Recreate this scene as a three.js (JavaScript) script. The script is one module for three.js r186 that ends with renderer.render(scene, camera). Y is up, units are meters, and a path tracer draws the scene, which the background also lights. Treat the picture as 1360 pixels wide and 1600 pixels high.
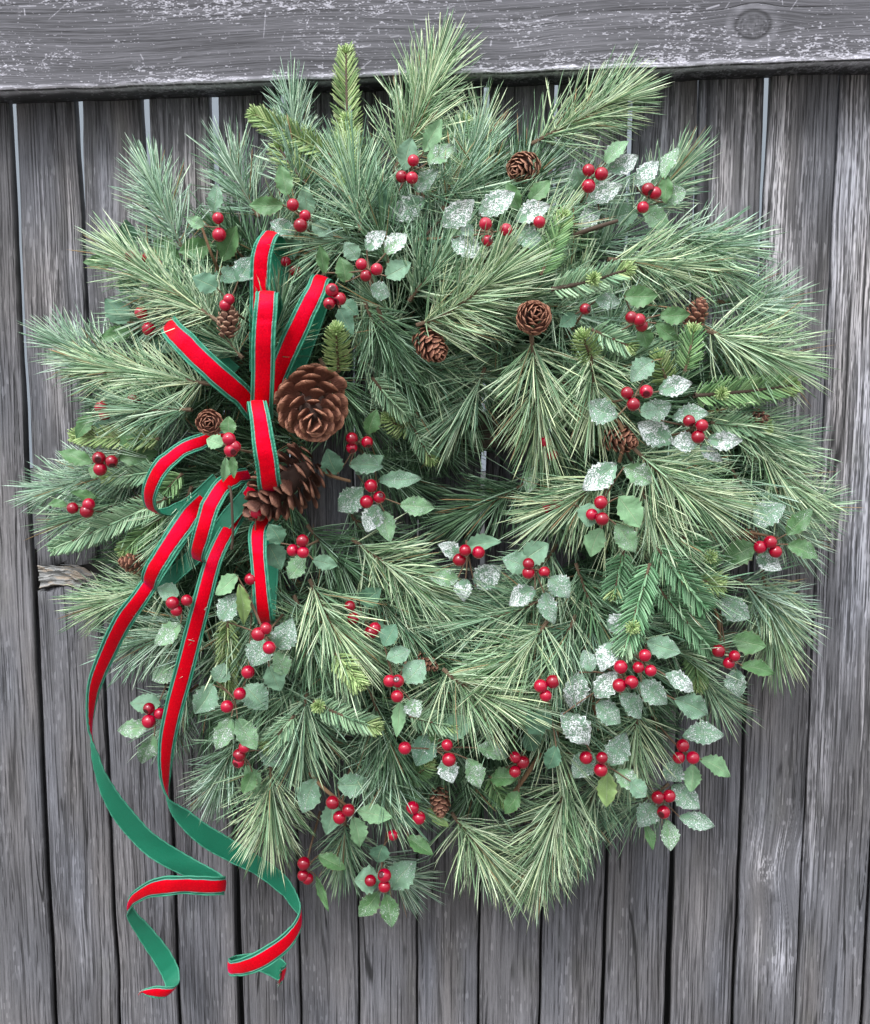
import * as THREE from 'three';
import { mergeGeometries } from 'three/addons/utils/BufferGeometryUtils.js';

// ---------------------------------------------------------------- camera, sky, sun, exposure
const scene = new THREE.Scene();
const DEG = Math.PI / 180, FOCAL = 1600, PITCH = 7.5 * DEG, YAW = 4.3 * DEG;
const LOOK_AT = new THREE.Vector3(0, 1.35, 0);
const FWD = new THREE.Vector3(-Math.sin(YAW) * Math.cos(PITCH), -Math.sin(PITCH), -Math.cos(YAW) * Math.cos(PITCH));
const camera = new THREE.PerspectiveCamera(2 * Math.atan(800 / FOCAL) / DEG, 1360 / 1600, 0.02, 200);
camera.position.copy(LOOK_AT).addScaledVector(FWD, -1.0);
camera.lookAt(LOOK_AT);
camera.updateMatrixWorld(true);
const RIGHT = new THREE.Vector3().setFromMatrixColumn(camera.matrixWorld, 0);
const UP = new THREE.Vector3().setFromMatrixColumn(camera.matrixWorld, 1);

const renderer = new THREE.WebGLRenderer({ antialias: true });
renderer.toneMapping = THREE.LinearToneMapping;
renderer.toneMappingExposure = 1.55;
renderer.shadowMap.enabled = true;
renderer.outputColorSpace = THREE.SRGBColorSpace;

const SUN_DIR = new THREE.Vector3(-1.0, 3.05, 2.3).normalize();
{ // a bright overcast sky, even all round, brighter overhead, glowing where the sun stands behind the cloud
  const w = 256, h = 128, d = new Float32Array(w * h * 4);
  for (let j = 0; j < h; j++) for (let i = 0; i < w; i++) {
    const el = ((j + 0.5) / h - 0.5) * Math.PI, s = Math.sin(el), k = (j * w + i) * 4;
    const az = i / w * Math.PI * 2;
    const cl = 1 + 0.07 * Math.sin(az * 3 + 5 * s) * Math.cos(el) + 0.05 * Math.sin(az * 7 - 9 * s + 1) * Math.cos(el);
    const dot = Math.cos(el) * Math.cos(az - Math.PI) * SUN_DIR.x + s * SUN_DIR.y + Math.cos(el) * Math.sin(az - Math.PI) * SUN_DIR.z, ang = Math.acos(Math.min(1, dot)) * 57.3;
    const L = s > 0 ? (0.62 + 1.0 * s) * cl + 5 * Math.exp(-((ang / 19) ** 2)) : 0.16;
    d[k] = L * 0.97; d[k + 1] = L * 1.0; d[k + 2] = L * 1.05; d[k + 3] = 1;
  }
  const sky = new THREE.DataTexture(d, w, h, THREE.RGBAFormat, THREE.FloatType);
  sky.mapping = THREE.EquirectangularReflectionMapping; sky.magFilter = THREE.LinearFilter; sky.needsUpdate = true;
  scene.background = sky; scene.environment = sky;
  scene.backgroundIntensity = 1; scene.environmentIntensity = 1;
}
const sun = new THREE.DirectionalLight(new THREE.Color(1, 0.97, 0.92), 0.9);
sun.position.copy(SUN_DIR).multiplyScalar(4).add(LOOK_AT); sun.target.position.set(0, 1.35, 0);
sun.castShadow = true; sun.shadow.radius = 22; sun.shadow.mapSize.set(2048, 2048);
Object.assign(sun.shadow.camera, { left: -1.2, right: 1.2, top: 1.2, bottom: -1.2, near: 0.1, far: 10 });
scene.add(sun, sun.target);

// ---------------------------------------------------------------- helpers
function rng(seed) { let a = seed >>> 0; return () => { a = (a + 0x6D2B79F5) >>> 0; let t = a; t = Math.imul(t ^ (t >>> 15), t | 1); t ^= t + Math.imul(t ^ (t >>> 7), t | 61); return ((t ^ (t >>> 14)) >>> 0) / 4294967296; }; }
const V = (x, y, z) => new THREE.Vector3(x, y, z);
const lerp = (a, b, t) => a + (b - a) * t;
const clamp = (x, a = 0, b = 1) => Math.min(b, Math.max(a, x));
const sstep = (a, b, x) => { const t = clamp((x - a) / (b - a)); return t * t * (3 - 2 * t); };
// the point at distance z in front of the fence face that lies on the sight line of photograph pixel (px, py)
function P(px, py, z = 0) {
  const d = FWD.clone().multiplyScalar(FOCAL).addScaledVector(RIGHT, px - 680).addScaledVector(UP, 800 - py);
  return camera.position.clone().addScaledVector(d, (z - camera.position.z) / d.z);
}
const mpp = (p) => p.clone().sub(camera.position).dot(FWD) / FOCAL;     // metres per photograph pixel there
const numbers = {};
function numbered(n, parent) { const key = parent.uuid + n, k = numbers[key] = (numbers[key] ?? -1) + 1; return k ? n + '_' + String(k).padStart(3, '0') : n; }
const topNames = {};
function topName(n) { const k = topNames[n] = (topNames[n] ?? -1) + 1; return k ? n + '_' + String(k).padStart(3, '0') : n; }
function mesh(name, geo, mat, parent) {
  const m = new THREE.Mesh(geo, mat); m.castShadow = m.receiveShadow = true;
  m.name = topName(name); if (parent) parent.add(m); return m;
}
function group(name, parent, pos) { const g = new THREE.Group(); g.name = topName(name); if (pos) g.position.copy(pos); parent.add(g); g.updateMatrixWorld(true); return g; }
function worldOf(o) { const p = V(0, 0, 0); for (let q = o; q && q !== scene; q = q.parent) p.add(q.position); return p; }
// geometry given in world coordinates, hung under a parent that is only shifted
function hang(name, geo, mat, parent) { const w = worldOf(parent); geo.translate(-w.x, -w.y, -w.z); return mesh(name, geo, mat, parent); }

function hash(x, y) { let h = Math.imul(x | 0, 374761393) + Math.imul(y | 0, 668265263); h = Math.imul(h ^ (h >>> 13), 1274126177); return ((h ^ (h >>> 16)) >>> 0) / 4294967296; }
function noise(x, y) {
  const xi = Math.floor(x), yi = Math.floor(y); let fx = x - xi, fy = y - yi;
  fx = fx * fx * (3 - 2 * fx); fy = fy * fy * (3 - 2 * fy);
  const a = hash(xi, yi), b = hash(xi + 1, yi), c = hash(xi, yi + 1), d = hash(xi + 1, yi + 1);
  return a + (b - a) * fx + (c - a) * fy + (a - b - c + d) * fx * fy;
}
const fbm = (x, y) => noise(x, y) * 0.54 + noise(x * 2.1 + 7, y * 2.1 + 3) * 0.29 + noise(x * 4.3 + 19, y * 4.3 + 11) * 0.17;
const enc = (l) => { l = clamp(l); return Math.round(255 * (l <= 0.0031308 ? l * 12.92 : 1.055 * Math.pow(l, 1 / 2.4) - 0.055)); };
function textures(w, h, f) { // f(i, j) -> [r, g, b linear, height 0..1]
  const c = new Uint8Array(w * h * 4), b = new Uint8Array(w * h * 4);
  for (let j = 0; j < h; j++) for (let i = 0; i < w; i++) {
    const k = (j * w + i) * 4, o = f(i, j);
    c[k] = enc(o[0]); c[k + 1] = enc(o[1]); c[k + 2] = enc(o[2]); c[k + 3] = 255;
    b[k] = b[k + 1] = b[k + 2] = clamp(o[3]) * 255; b[k + 3] = 255;
  }
  const mk = (d, srgb) => { const t = new THREE.DataTexture(d, w, h, THREE.RGBAFormat); t.magFilter = THREE.LinearFilter; t.minFilter = THREE.LinearMipmapLinearFilter; t.generateMipmaps = true; if (srgb) t.colorSpace = THREE.SRGBColorSpace; t.wrapS = t.wrapT = THREE.RepeatWrapping; t.needsUpdate = true; return t; };
  return { map: mk(c, true), bump: mk(b, false) };
}

// ---------------------------------------------------------------- the fence: planks, rail
// joints between planks as they run down the photograph: [x at y=150, x at y=1590, gap width in px at the top, at the bottom]
const JOINTS = [
  [-192, -112, 12, 5, 'far left'], [-86, -14, 10, 5, 'left'],
  [18, 88, 7.4, 5, 'a'], [122, 187, 13, 5, 'b'], [227, 280, 12, 5, 'c'], [333, 376, 15, 5, 'd'], [440, 470, 8, 3, 'e'], [546, 562, 7, 3, 'f'],
  [652, 652, 5, 3, 'g'], [760, 748, 9, 8, 'h'], [870, 843, 6, 4, 'i'], [986, 942, 8, 5, 'j'], [1091, 1043, 3, 4, 'k'], [1198, 1146, 8, 4, 'l'],
  [1310, 1243, 4, 4, 'm'], [1424, 1348, 7, 5, 'n'], [1532, 1450, 6, 5, 'o'], [1640, 1552, 6, 5, 'p'],
];
for (let k = 1; k <= 4; k++) JOINTS.push([1640 + 109 * k, 1552 + 101 * k, 6, 5, 'more']);      // the fence goes on past the picture
for (let k = 1; k <= 4; k++) JOINTS.push([-192 - 104 * (5 - k), -112 - 96 * (5 - k), 11, 5, 'more']);
JOINTS.push([-192, -112, 12, 5, 'again']);
const LAST_RIGHT = 21;
const jointX = (k, py) => { const j = JOINTS[k]; return lerp(j[0], j[1], (py - 150) / 1440) + 2.2 * (fbm(py * 0.006, k * 9.7) - 0.5) * 2 + 1.1 * (noise(py * 0.03, k * 5.3) - 0.5); };
const jointW = (k, py) => Math.max(2, lerp(JOINTS[k][2], JOINTS[k][3], clamp((py - 170) / (k === 5 || k === 9 ? 300 : 190))) + (k === 5 || k === 12 ? 6 * sstep(1200, 1450, py) : k === 9 ? -4 * sstep(850, 1100, py) : 0) + 1.2 * (noise(py * 0.011, k * 3.1 + 40) - 0.5));

const NCOL = 16, COLW = 128, TEXH = 2048, TEX_M = 1.12, TEX_Y0 = P(680, 1620).y - 0.03;
// worn, bleached patches of the plank with the given number: [photo y centre, reach, strength, x place in the plank 0..1, spread]
const BLEACH = { 2: [[420, 260, 0.55, 0.6, 0.5], [1500, 200, 0.2, 0.4, 0.6]], 3: [[330, 180, 0.3, 0.6, 0.4]], 4: [[260, 150, 0.75, 0.5, 0.5]], 5: [[230, 130, 1.0, 0.35, 0.3]], 6: [[230, 150, 0.5, 0.5, 0.5]],
  10: [[300, 200, 0.8, 0.4, 0.5]], 11: [[300, 300, 0.5, 0.6, 0.5]], 12: [[320, 420, 0.7, 0.5, 0.6]], 13: [[330, 330, 1.0, 0.22, 0.3], [600, 300, 0.45, 0.6, 0.6], [1280, 60, 0.7, 0.4, 0.5], [1440, 70, 0.6, 0.6, 0.6]], 14: [[480, 620, 1.0, 0.5, 0.8], [1200, 300, 0.45, 0.3, 0.6]] };
const KNOTS = [[13, 0.42, 1300, 30, 0.9], [3, 0.2, 335, 16, 0.5]];
const wood = textures(NCOL * COLW, TEXH, (i, j) => {
  const col = Math.floor(i / COLW), u = (i % COLW) / COLW, y = j / TEXH * TEX_M * 1000, x = u * 66, s = col * 137.31;
  const py = 1620 - (y - 30) * 1.6;                                     // about where this falls in the photograph
  let xx = x + 5 * (fbm(x * 0.008 + s, y * 0.0016) - 0.5) * 2;
  let knot = 0, kr = 0, swirl = 0;
  for (const [c, ku, kpy, r, st] of KNOTS) if (c === col) {
    const dx = x - ku * 66, dy = (py - kpy) * 0.625, q = Math.sqrt(dx * dx * 1.3 + dy * dy * 0.5), r2 = r * 0.6;
    swirl = Math.max(swirl, Math.exp(-dy * dy / 3000)); xx += st * 7 * Math.exp(-dy * dy / 1800) * (0.4 + u);
    knot = Math.max(knot, st * sstep(r2 * 0.75, r2 * 0.35, q)); kr = q;
  }
  const f1 = noise(xx * 2.0 + s, y * 0.026), f2 = noise(xx * 0.95 + s * 2, y * 0.013), f3 = fbm(xx * 0.22 + s, y * 0.004), f4 = noise(xx * 1.9 + s * 4, y * 0.16), f5 = noise(x * 2.1 + s, y * 0.9);
  const grain = 0.32 * f1 + 0.28 * f2 + 0.16 * f4 + 0.16 * f3 + 0.08 * f5;
  const ridge = (n) => 1 - Math.abs(n * 2 - 1), on = noise(x * 0.05 + s, y * 0.006 + 4);
  const groove = Math.max(sstep(0.86, 0.985, ridge(noise(xx * 0.34 + s * 3 + 50, y * 0.0045))) * sstep(0.3, 0.6, noise(xx * 0.3 + s, y * 0.02)), 0.8 * sstep(0.8, 0.97, ridge(noise(xx * 0.8 + s * 6, y * 0.009))) * sstep(0.42, 0.62, on));
  const check = sstep(0.955, 0.99, ridge(noise(xx * 0.16 + s * 5, y * 0.0024))) * sstep(0.52, 0.66, noise(xx * 0.05 + s, y * 0.007 + 9));
  let L = 0.13 * (0.14 + 1.62 * grain) * (0.5 + 0.98 * fbm(x * 0.03 + s, y * 0.006 + 3));
  let bl = 0;
  for (const [bpy, reach, st, bu, sp] of BLEACH[col] ?? []) {
    const a = Math.exp(-(((py - bpy) / reach) ** 2)) * Math.exp(-(((u - bu) / sp) ** 2));
    bl = Math.max(bl, st * a);
  }
  const patch = fbm(xx * 0.13 + s + 77, y * 0.008);
  const worn = sstep(0.66, 0.34, patch + 0.2 - 0.5 * bl) * sstep(0.42, 0.6, f1 * 0.45 + f4 * 0.25 + f2 * 0.3);
  const fleck = sstep(0.73, 0.8, noise(xx * 0.8 + s * 7, y * 0.09)) * sstep(0.5, 0.75, noise(x * 0.09 + s, y * 0.03 + 31));
  L += (0.5 - L) * clamp(worn * (0.1 + 0.95 * bl)) + (0.36 - L) * fleck * (0.3 + 0.3 * bl);
  L *= 1 - 0.6 * groove * (1 - 0.85 * swirl); L *= 1 - 0.85 * check * (1 - 0.85 * swirl);
  const moss = sstep(0.6, 0.8, fbm(x * 0.05 + s + 5, y * 0.02 + 40)) * 0.3;
  if (knot) { const ring = 0.6 + 0.4 * Math.sin(kr * 2.1 + 4 * noise(x * 0.2, y * 0.2)); L = lerp(L, 0.07 + 0.2 * ring * noise(x * 0.7, y * 0.5), knot * 0.3); L += knot * 0.25 * sstep(0.5, 0.7, noise(x * 0.8, y * 0.35 + 5)); }
  const br = noise(x * 0.045 + s, y * 0.01 + 91);
  return [L * (1.0 + 0.08 * (br - 0.5)), L * (0.975 + 0.02 * moss), L * (1.055 - 0.12 * (br - 0.4) - 0.1 * moss), 0.25 + 0.72 * grain - (0.5 * groove + 0.7 * check) * (1 - 0.9 * swirl) - 0.3 * knot];
});
const plankMat = new THREE.MeshStandardMaterial({ map: wood.map, bumpMap: wood.bump, bumpScale: 0.0028, roughness: 0.86 });
const endMat = new THREE.MeshStandardMaterial({ color: new THREE.Color(0.1, 0.095, 0.09), roughness: 0.95 });

const GROUND_Y = 0;
const fence = group('wooden_fence', scene, V(0, GROUND_Y, 0));
fence.userData = { label: 'weathered grey fence of upright wooden planks behind the wreath', category: 'fence' };
const THICK = 0.011;
function plank(k, y0, y1, ragged0, ragged1, step) { // between joint k and k + 1, from photograph row y0 down to y1
  const n = Math.max(6, Math.round((y1 - y0) / 20)), pos = [], uv = [], idx = [];
  const r = rng(900 + k * 13 + y0), zOff = step + (r() - 0.5) * 0.003, tilt = (r() - 0.5) * 0.0022, bow = (r() - 0.5) * 0.0016;
  const prof = [[0, -THICK], [0, -0.0022], [0.012, -0.0006], [0.04, 0], [0.3, bow], [0.5, bow * 1.3], [0.7, bow], [0.96, 0], [0.988, -0.0006], [1, -0.0022], [1, -THICK]];
  const col = ((k % NCOL) + NCOL) % NCOL;
  for (let i = 0; i <= n; i++) for (let m = 0; m < prof.length; m++) {
    const t = i / n; let py = lerp(y0, y1, t); const [u, dz] = prof[m];
    const rag = 15 * (noise(u * 7 + k * 3, 2.5) - 0.5) + 8 * (noise(u * 21, k + 0.5) - 0.5);
    if (ragged0) py += rag * Math.max(0, 1 - t * 6); if (ragged1) py += rag * Math.max(0, 1 - (1 - t) * 6);
    const xa = jointX(k, py) + jointW(k, py) / 2, xb = jointX(k + 1, py) - jointW(k + 1, py) / 2;
    const p = P(lerp(xa, xb, u), py, 0); p.z = zOff + dz + tilt * (u - 0.5) * 2 + 0.0012 * (noise(py * 0.008, k * 4.1) - 0.5);
    pos.push(p.x, p.y, p.z); uv.push((col + 0.03 + 0.94 * u) / NCOL, (p.y - TEX_Y0) / TEX_M);
  }
  const W = prof.length;
  for (let i = 0; i < n; i++) for (let m = 0; m < W - 1; m++) { const a = i * W + m, b = a + 1, c = a + W, d = c + 1; idx.push(a, c, b, b, c, d); }
  for (let i = 0; i < n; i++) { const a = i * W, b = i * W + W - 1, c = a + W, d = b + W; idx.push(a, b, c, b, d, c); }   // the back
  for (const row of [0, n]) for (let m = 1; m < W - 1; m++) { const a = row * W; row ? idx.push(a, a + m + 1, a + m) : idx.push(a, a + m, a + m + 1); }
  const g = new THREE.BufferGeometry(); g.setAttribute('position', new THREE.Float32BufferAttribute(pos, 3)); g.setAttribute('uv', new THREE.Float32BufferAttribute(uv, 2)); g.setIndex(idx); 
  const flat = g.toNonIndexed(); flat.computeVertexNormals();
  g.computeVertexNormals();
  return hang('plank', g, plankMat, fence);
}
for (let k = 0; k < JOINTS.length - 1; k++) {
  if (k === LAST_RIGHT) continue;
  if (k === 2) { plank(k, 60, 881, false, true, 0); plank(k, 921, 2540, true, false, 0.001).userData.label = 'lower length of the plank broken off at a crack'; }
  else plank(k, 60, 2540, false, false, k === 1 ? 0.004 : k === 13 ? 0.003 : 0);
}
{ // the split end of a board that shows in the break, pale and torn
  const g = new THREE.BoxGeometry(1, 1, 1, 60, 28, 4), p = g.attributes.position, a = P(60, 886), b = P(141, 918);
  for (let i = 0; i < p.count; i++) {
    const u = p.getX(i) + 0.5, v = p.getY(i) + 0.5, w = p.getZ(i);
    const top = lerp(a.y, a.y - 0.004, u) + 0.006 * (noise(u * 7, 1) - 0.5) - 0.004 * sstep(0.75, 1, u), bot = b.y + 0.004 * u - 0.009 * (noise(u * 8, 4) - 0.2);
    p.setXYZ(i, lerp(a.x, b.x, u) - (v - 0.5) * 0.002, lerp(bot, top, v), w > 0 ? -0.002 + 0.004 * noise(u * 3, 5) + 0.005 * Math.floor(4 * noise(u * 2.4 + 9, v * 5)) / 3 + 0.0028 * (noise(u * 4, v * 22) - 0.5) - 0.004 * sstep(0.85, 1, u) * noise(u * 30, v * 9) : -0.02 * (0.5 - w) );
  }
  g.computeVertexNormals();
  const t = textures(128, 64, (i, j) => { const f = fbm(i * 0.05, j * 0.45), s = fbm(i * 0.04 + 9, j * 0.12), L = 0.12 + 0.36 * f + 0.12 * (s - 0.5); const br = sstep(0.45, 0.65, s); return [L * (1 + 0.12 * br), L * (1 - 0.06 * br), L * (0.98 - 0.22 * br), f]; });
  hang('splintered_board', g, new THREE.MeshStandardMaterial({ map: t.map, bumpMap: t.bump, bumpScale: 0.0015, roughness: 0.9 }), fence).userData.label = 'pale torn board end in the break of the plank';
  const back = new THREE.BoxGeometry(0.1, 0.06, 0.006); const c = P(100, 902, -0.03); back.translate(c.x, c.y, c.z);
  hang('backing_board', back, endMat, fence);
}
// top rail
const RAIL_Z = 0.046, railB = P(680, 117, RAIL_Z).y, railT = railB + 0.165, RX0 = -0.86, RX1 = 0.9;
const knotAt = P(1176, 47, RAIL_Z), RLEN = 1.1, RH = 0.2;
const SCRATCHES = []; { const r = rng(77); for (let k = 0; k < 130; k++) { const a = r() < 0.5 ? (r() - 0.5) * 0.5 : 0.5 + r() * 1.6; SCRATCHES.push([(r() - 0.5) * 1000, r() * 80, Math.cos(a), Math.sin(a), 2 + 16 * r() * r() + (r() < 0.1 ? 20 : 0), 0.35 + 0.6 * r(), 0.35 + 0.6 * r()]); } }
const railTex = textures(2048, 384, (i, j) => {
  const x = (i / 2048 - 0.5) * RLEN * 1000, y = j / 384 * RH * 1000;                 // mm along, mm up from the lower edge
  const kx = knotAt.x * 1000, ky = (knotAt.y - railB) * 1000, dx = x - kx, dy = y - ky, q = Math.hypot(dx * 0.8, dy);
  let yy = y + 6 * (fbm(x * 0.006, y * 0.02) - 0.5) + Math.sign(dy || 1) * -9 * Math.exp(-(dx * dx) / 1500) * Math.exp(-Math.abs(dy) / 26) + 2.5 * Math.sin(x * 0.02 + 1);
  const f1 = noise(x * 0.03, yy * 1.7), f2 = noise(x * 0.01, yy * 0.8 + 8), f3 = noise(x * 0.006, yy * 0.2 + 3), f4 = noise(x * 0.14, yy * 2.2);
  const grain = 0.34 * f1 + 0.32 * f2 + 0.16 * f3 + 0.18 * f4;
  const band = 0.5 + 0.5 * Math.sin(yy * 0.75 + 2 * fbm(x * 0.004, 2));
  let L = 0.1 * (0.05 + 1.6 * grain + 0.25 * band) * (0.8 + 0.4 * fbm(x * 0.012, y * 0.05 + 5));
  const edge = Math.exp(-y / 6), top = sstep(48, 75, y), mid = fbm(x * 0.011 + 3, y * 0.05);
  const bare = sstep(0.72, 0.4, mid + 0.12) * 0.6 + 0.75 * edge + 0.35 * top;
  const zone = sstep(0.42, 0.62, fbm(x * 0.013 + 9, y * 0.035)), flake = Math.max(sstep(0.72, 0.78, fbm(x * 0.3, y * 0.95 + 60) + 0.16 * bare + 0.08 * zone - 0.06), zone * sstep(0.6, 0.66, fbm(x * 0.11 + 30, y * 0.55) + 0.1 * bare - 0.03) * sstep(0.38, 0.6, noise(x * 0.8, y * 1.3)));
  let scratch = 0;
  for (const c of SCRATCHES) { const ex = x - c[0], ey = y - c[1], al = ex * c[2] + ey * c[3]; if (al > 0 && al < c[4]) scratch = Math.max(scratch, c[5] * sstep(c[6], c[6] * 0.4, Math.abs(-ex * c[3] + ey * c[2] + 0.012 * al * (c[4] - al) / 10))); }
  L += (0.5 - L) * clamp(flake * 0.7 + scratch * 0.7) + (0.52 - L) * sstep(4.2, 1.2, y + 3 * noise(x * 0.09, 7) - 1.5) * 0.9 + (0.3 - L) * edge * 0.3;
  const crack = sstep(0.5, 0.0, Math.abs(dy - 13 - 5 * Math.exp(-dx * dx / 400) + 0.0016 * dx * dx * (dx > 0 ? 0.02 : 0.04))) * sstep(95, 50, Math.abs(dx + 10)) * (dx > -70 ? 1 : 0);
  const seam = sstep(0.8, 0, Math.abs(y - 71 - 3 * fbm(x * 0.012, 4))) * 0.6;
  L *= 1 - 0.75 * crack - 0.5 * seam;
  const inK = sstep(11.5, 9.5, q + 1.5 * noise(dx * 0.3, dy * 0.3)), rim = sstep(2.4, 0, Math.abs(q - 11.5));
  if (q < 24) { L = lerp(L, 0.1 + 0.025 * Math.sin(q * 1.9 + 3 * noise(dx * 0.3, dy * 0.3)) + 0.09 * noise(dx * 0.5, dy * 0.7), inK * 0.5); L *= 1 - inK * 0.5 * noise(dx * 0.9 + 4, dy * 0.25); L *= 1 - 0.45 * rim; L += 0.1 * sstep(5, 0, Math.abs(q - 16)) * noise(x * 0.2, y * 0.2); }
  return [L * 0.995, L * 0.97, L * 1.08, 0.35 + 0.5 * grain + 0.2 * flake - 0.6 * crack - 0.3 * rim - 0.3 * seam];
});
const railMat = new THREE.MeshStandardMaterial({ map: railTex.map, bumpMap: railTex.bump, bumpScale: 0.0016, roughness: 0.85 });
{
  const prof = [[-0.001, 0.0], [RAIL_Z - 0.003, 0.0], [RAIL_Z - 0.0008, 0.0009], [RAIL_Z, 0.0035], [RAIL_Z + 0.0006, 0.05], [RAIL_Z, 0.1], [RAIL_Z, 0.16], [RAIL_Z - 0.004, 0.165], [-0.001, 0.165]];
  const n = 120, pos = [], uv = [], idx = [], W = prof.length;
  for (let i = 0; i <= n; i++) { const x = lerp(RX0, RX1, i / n); prof.forEach(([z, y], m) => {
    const wob = m < 5 ? 0.0022 * (fbm(x * 6, m < 4 ? 1 : 8) - 0.5) + (m < 4 ? 0.0012 * (noise(x * 45, 3) - 0.5) : 0) : 0;
    pos.push(x, railB + y + wob + 0.0115 * x, z + (m > 0 && m < 8 ? 0.0015 * (noise(x * 9, m) - 0.5) : 0)); uv.push(x / RLEN + 0.5, (y + (m < 2 ? 0.012 - z * 0.3 : 0)) / RH); }); }
  for (let i = 0; i < n; i++) for (let m = 0; m < W; m++) { const a = i * W + m, b = i * W + (m + 1) % W; idx.push(a, a + W, b, b, a + W, b + W); }
  const g = new THREE.BufferGeometry(); g.setAttribute('position', new THREE.Float32BufferAttribute(pos, 3)); g.setAttribute('uv', new THREE.Float32BufferAttribute(uv, 2)); g.setIndex(idx); g.computeVertexNormals();
  hang('top_rail', g, railMat, fence).userData.label = 'flaking horizontal top rail with a round knot';
}
{ // short brown cleat the wreath hangs on, seen in the opening of the wreath
  const s = new THREE.Shape(), a = P(668, 646, 0.02), b = P(812, 705, 0.02);
  s.moveTo(a.x, a.y); s.lineTo(b.x, a.y); s.lineTo(b.x, b.y + 0.008); s.quadraticCurveTo(lerp(a.x, b.x, 0.72), b.y + 0.008, lerp(a.x, b.x, 0.6), b.y + 0.001); s.lineTo(a.x, b.y);
  const g = new THREE.ExtrudeGeometry(s, { depth: 0.02, bevelEnabled: true, bevelSize: 0.0015, bevelThickness: 0.0015, bevelSegments: 2 }); g.translate(0, 0, 0.006);
  const t = textures(256, 128, (i, j) => { const f = fbm(i * 0.02, j * 0.3), L = 0.1 * (0.5 + f); return [L * 1.15, L * 0.95, L * 0.75, f]; });
  for (const k of [t.map, t.bump]) k.repeat.set(8, 8);
  hang('cleat', g, new THREE.MeshStandardMaterial({ map: t.map, bumpMap: t.bump, bumpScale: 0.001, roughness: 0.9 }), fence).userData.label = 'brown wooden cleat in the opening of the wreath';
}
// what lies behind and below the fence
const ground = mesh('ground', new THREE.PlaneGeometry(60, 60), new THREE.MeshStandardMaterial({ color: new THREE.Color(0.11, 0.1, 0.09), roughness: 0.95 }), scene);
ground.rotation.x = -Math.PI / 2; ground.position.y = GROUND_Y; ground.userData.kind = 'structure';
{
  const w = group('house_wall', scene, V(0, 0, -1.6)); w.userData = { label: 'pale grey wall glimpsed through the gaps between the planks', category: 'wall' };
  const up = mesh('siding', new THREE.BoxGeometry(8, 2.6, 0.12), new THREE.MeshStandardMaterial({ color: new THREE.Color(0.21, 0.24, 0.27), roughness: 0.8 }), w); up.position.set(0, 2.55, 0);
  const lo = mesh('dark_gap_block', new THREE.BoxGeometry(8.1, 1.248, 1.5), new THREE.MeshStandardMaterial({ color: new THREE.Color(0.05, 0.05, 0.05), roughness: 0.9 }), w); lo.position.set(0, 0.624, 0.69);  // added near-black block, stands in for the shade seen in the lower gaps
}

// ---------------------------------------------------------------- the wreath
const CX = 685, CY = 750;
const wreath = group('wreath', scene, P(CX, CY, 0.03));
wreath.userData = { label: 'round green wreath of pine, frosted holly, red berries and cones on the fence', category: 'wreath' };
const bulge = (px, py) => { const r = Math.hypot(px - CX, py - CY); return 0.028 + 0.098 * Math.exp(-(((r - 330) / 215) ** 2)); };

// needles and stems -------------------------------------------------
class Blades {
  constructor() { this.p = []; this.n = []; this.c = []; this.i = []; }
  // one blade: from o along d, bending towards b; w wide, th thick; side = direction of its width
  add(o, d, b, len, w, th, side, col, curve) {
    const rings = [[0, 0.8], [0.5, 1], [0.86, 0.8]], start = this.p.length / 3, nrm = V(0, 0, 0);
    const s = side.clone().addScaledVector(d, -side.dot(d)).normalize(), f = d.clone().cross(s);
    const at = (t) => [o.x + d.x * len * t + b.x * curve * len * t * t, o.y + d.y * len * t + b.y * curve * len * t * t, o.z + d.z * len * t + b.z * curve * len * t * t];
    for (const [t, k] of rings) { const c = at(t); for (const [a, e] of [[-1, -0.5], [1, -0.5], [0, 1]]) {
      this.p.push(c[0] + (s.x * a * w + f.x * e * th) * k * 0.5, c[1] + (s.y * a * w + f.y * e * th) * k * 0.5, c[2] + (s.z * a * w + f.z * e * th) * k * 0.5);
      nrm.copy(s).multiplyScalar(a * th).addScaledVector(f, e * w).normalize(); this.n.push(nrm.x, nrm.y, nrm.z); this.c.push(col[0], col[1], col[2]); } }
    const c = at(1); this.p.push(...c); this.n.push(d.x, d.y, d.z); this.c.push(col[0], col[1], col[2]);
    for (let r = 0; r < 2; r++) for (let k = 0; k < 3; k++) { const a = start + r * 3 + k, e = start + r * 3 + (k + 1) % 3; this.i.push(a, e, a + 3, e, e + 3, a + 3); }
    for (let k = 0; k < 3; k++) this.i.push(start + 6 + k, start + 6 + (k + 1) % 3, start + 9);
  }
  geo() { const g = new THREE.BufferGeometry(); g.setAttribute('position', new THREE.Float32BufferAttribute(this.p, 3)); g.setAttribute('normal', new THREE.Float32BufferAttribute(this.n, 3)); g.setAttribute('color', new THREE.Float32BufferAttribute(this.c, 3)); g.setIndex(this.i); return g; }
}
function tube(pts, r0, r1, radial = 6, seg = 0) {
  const c = new THREE.CatmullRomCurve3(pts), n = seg || Math.max(4, pts.length * 4), g = new THREE.TubeGeometry(c, n, 1, radial), p = g.attributes.position;
  const q = V(0, 0, 0);
  for (let i = 0; i <= n; i++) { c.getPointAt(i / n, q); const r = lerp(r0, r1, i / n); for (let k = 0; k <= radial; k++) { const m = i * (radial + 1) + k; p.setXYZ(m, q.x + (p.getX(m) - q.x) * r, q.y + (p.getY(m) - q.y) * r, q.z + (p.getZ(m) - q.z) * r); } }
  return g;
}
const pineMat = new THREE.MeshPhysicalMaterial({ vertexColors: true, roughness: 0.48, specularIntensity: 0.7 });
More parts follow.
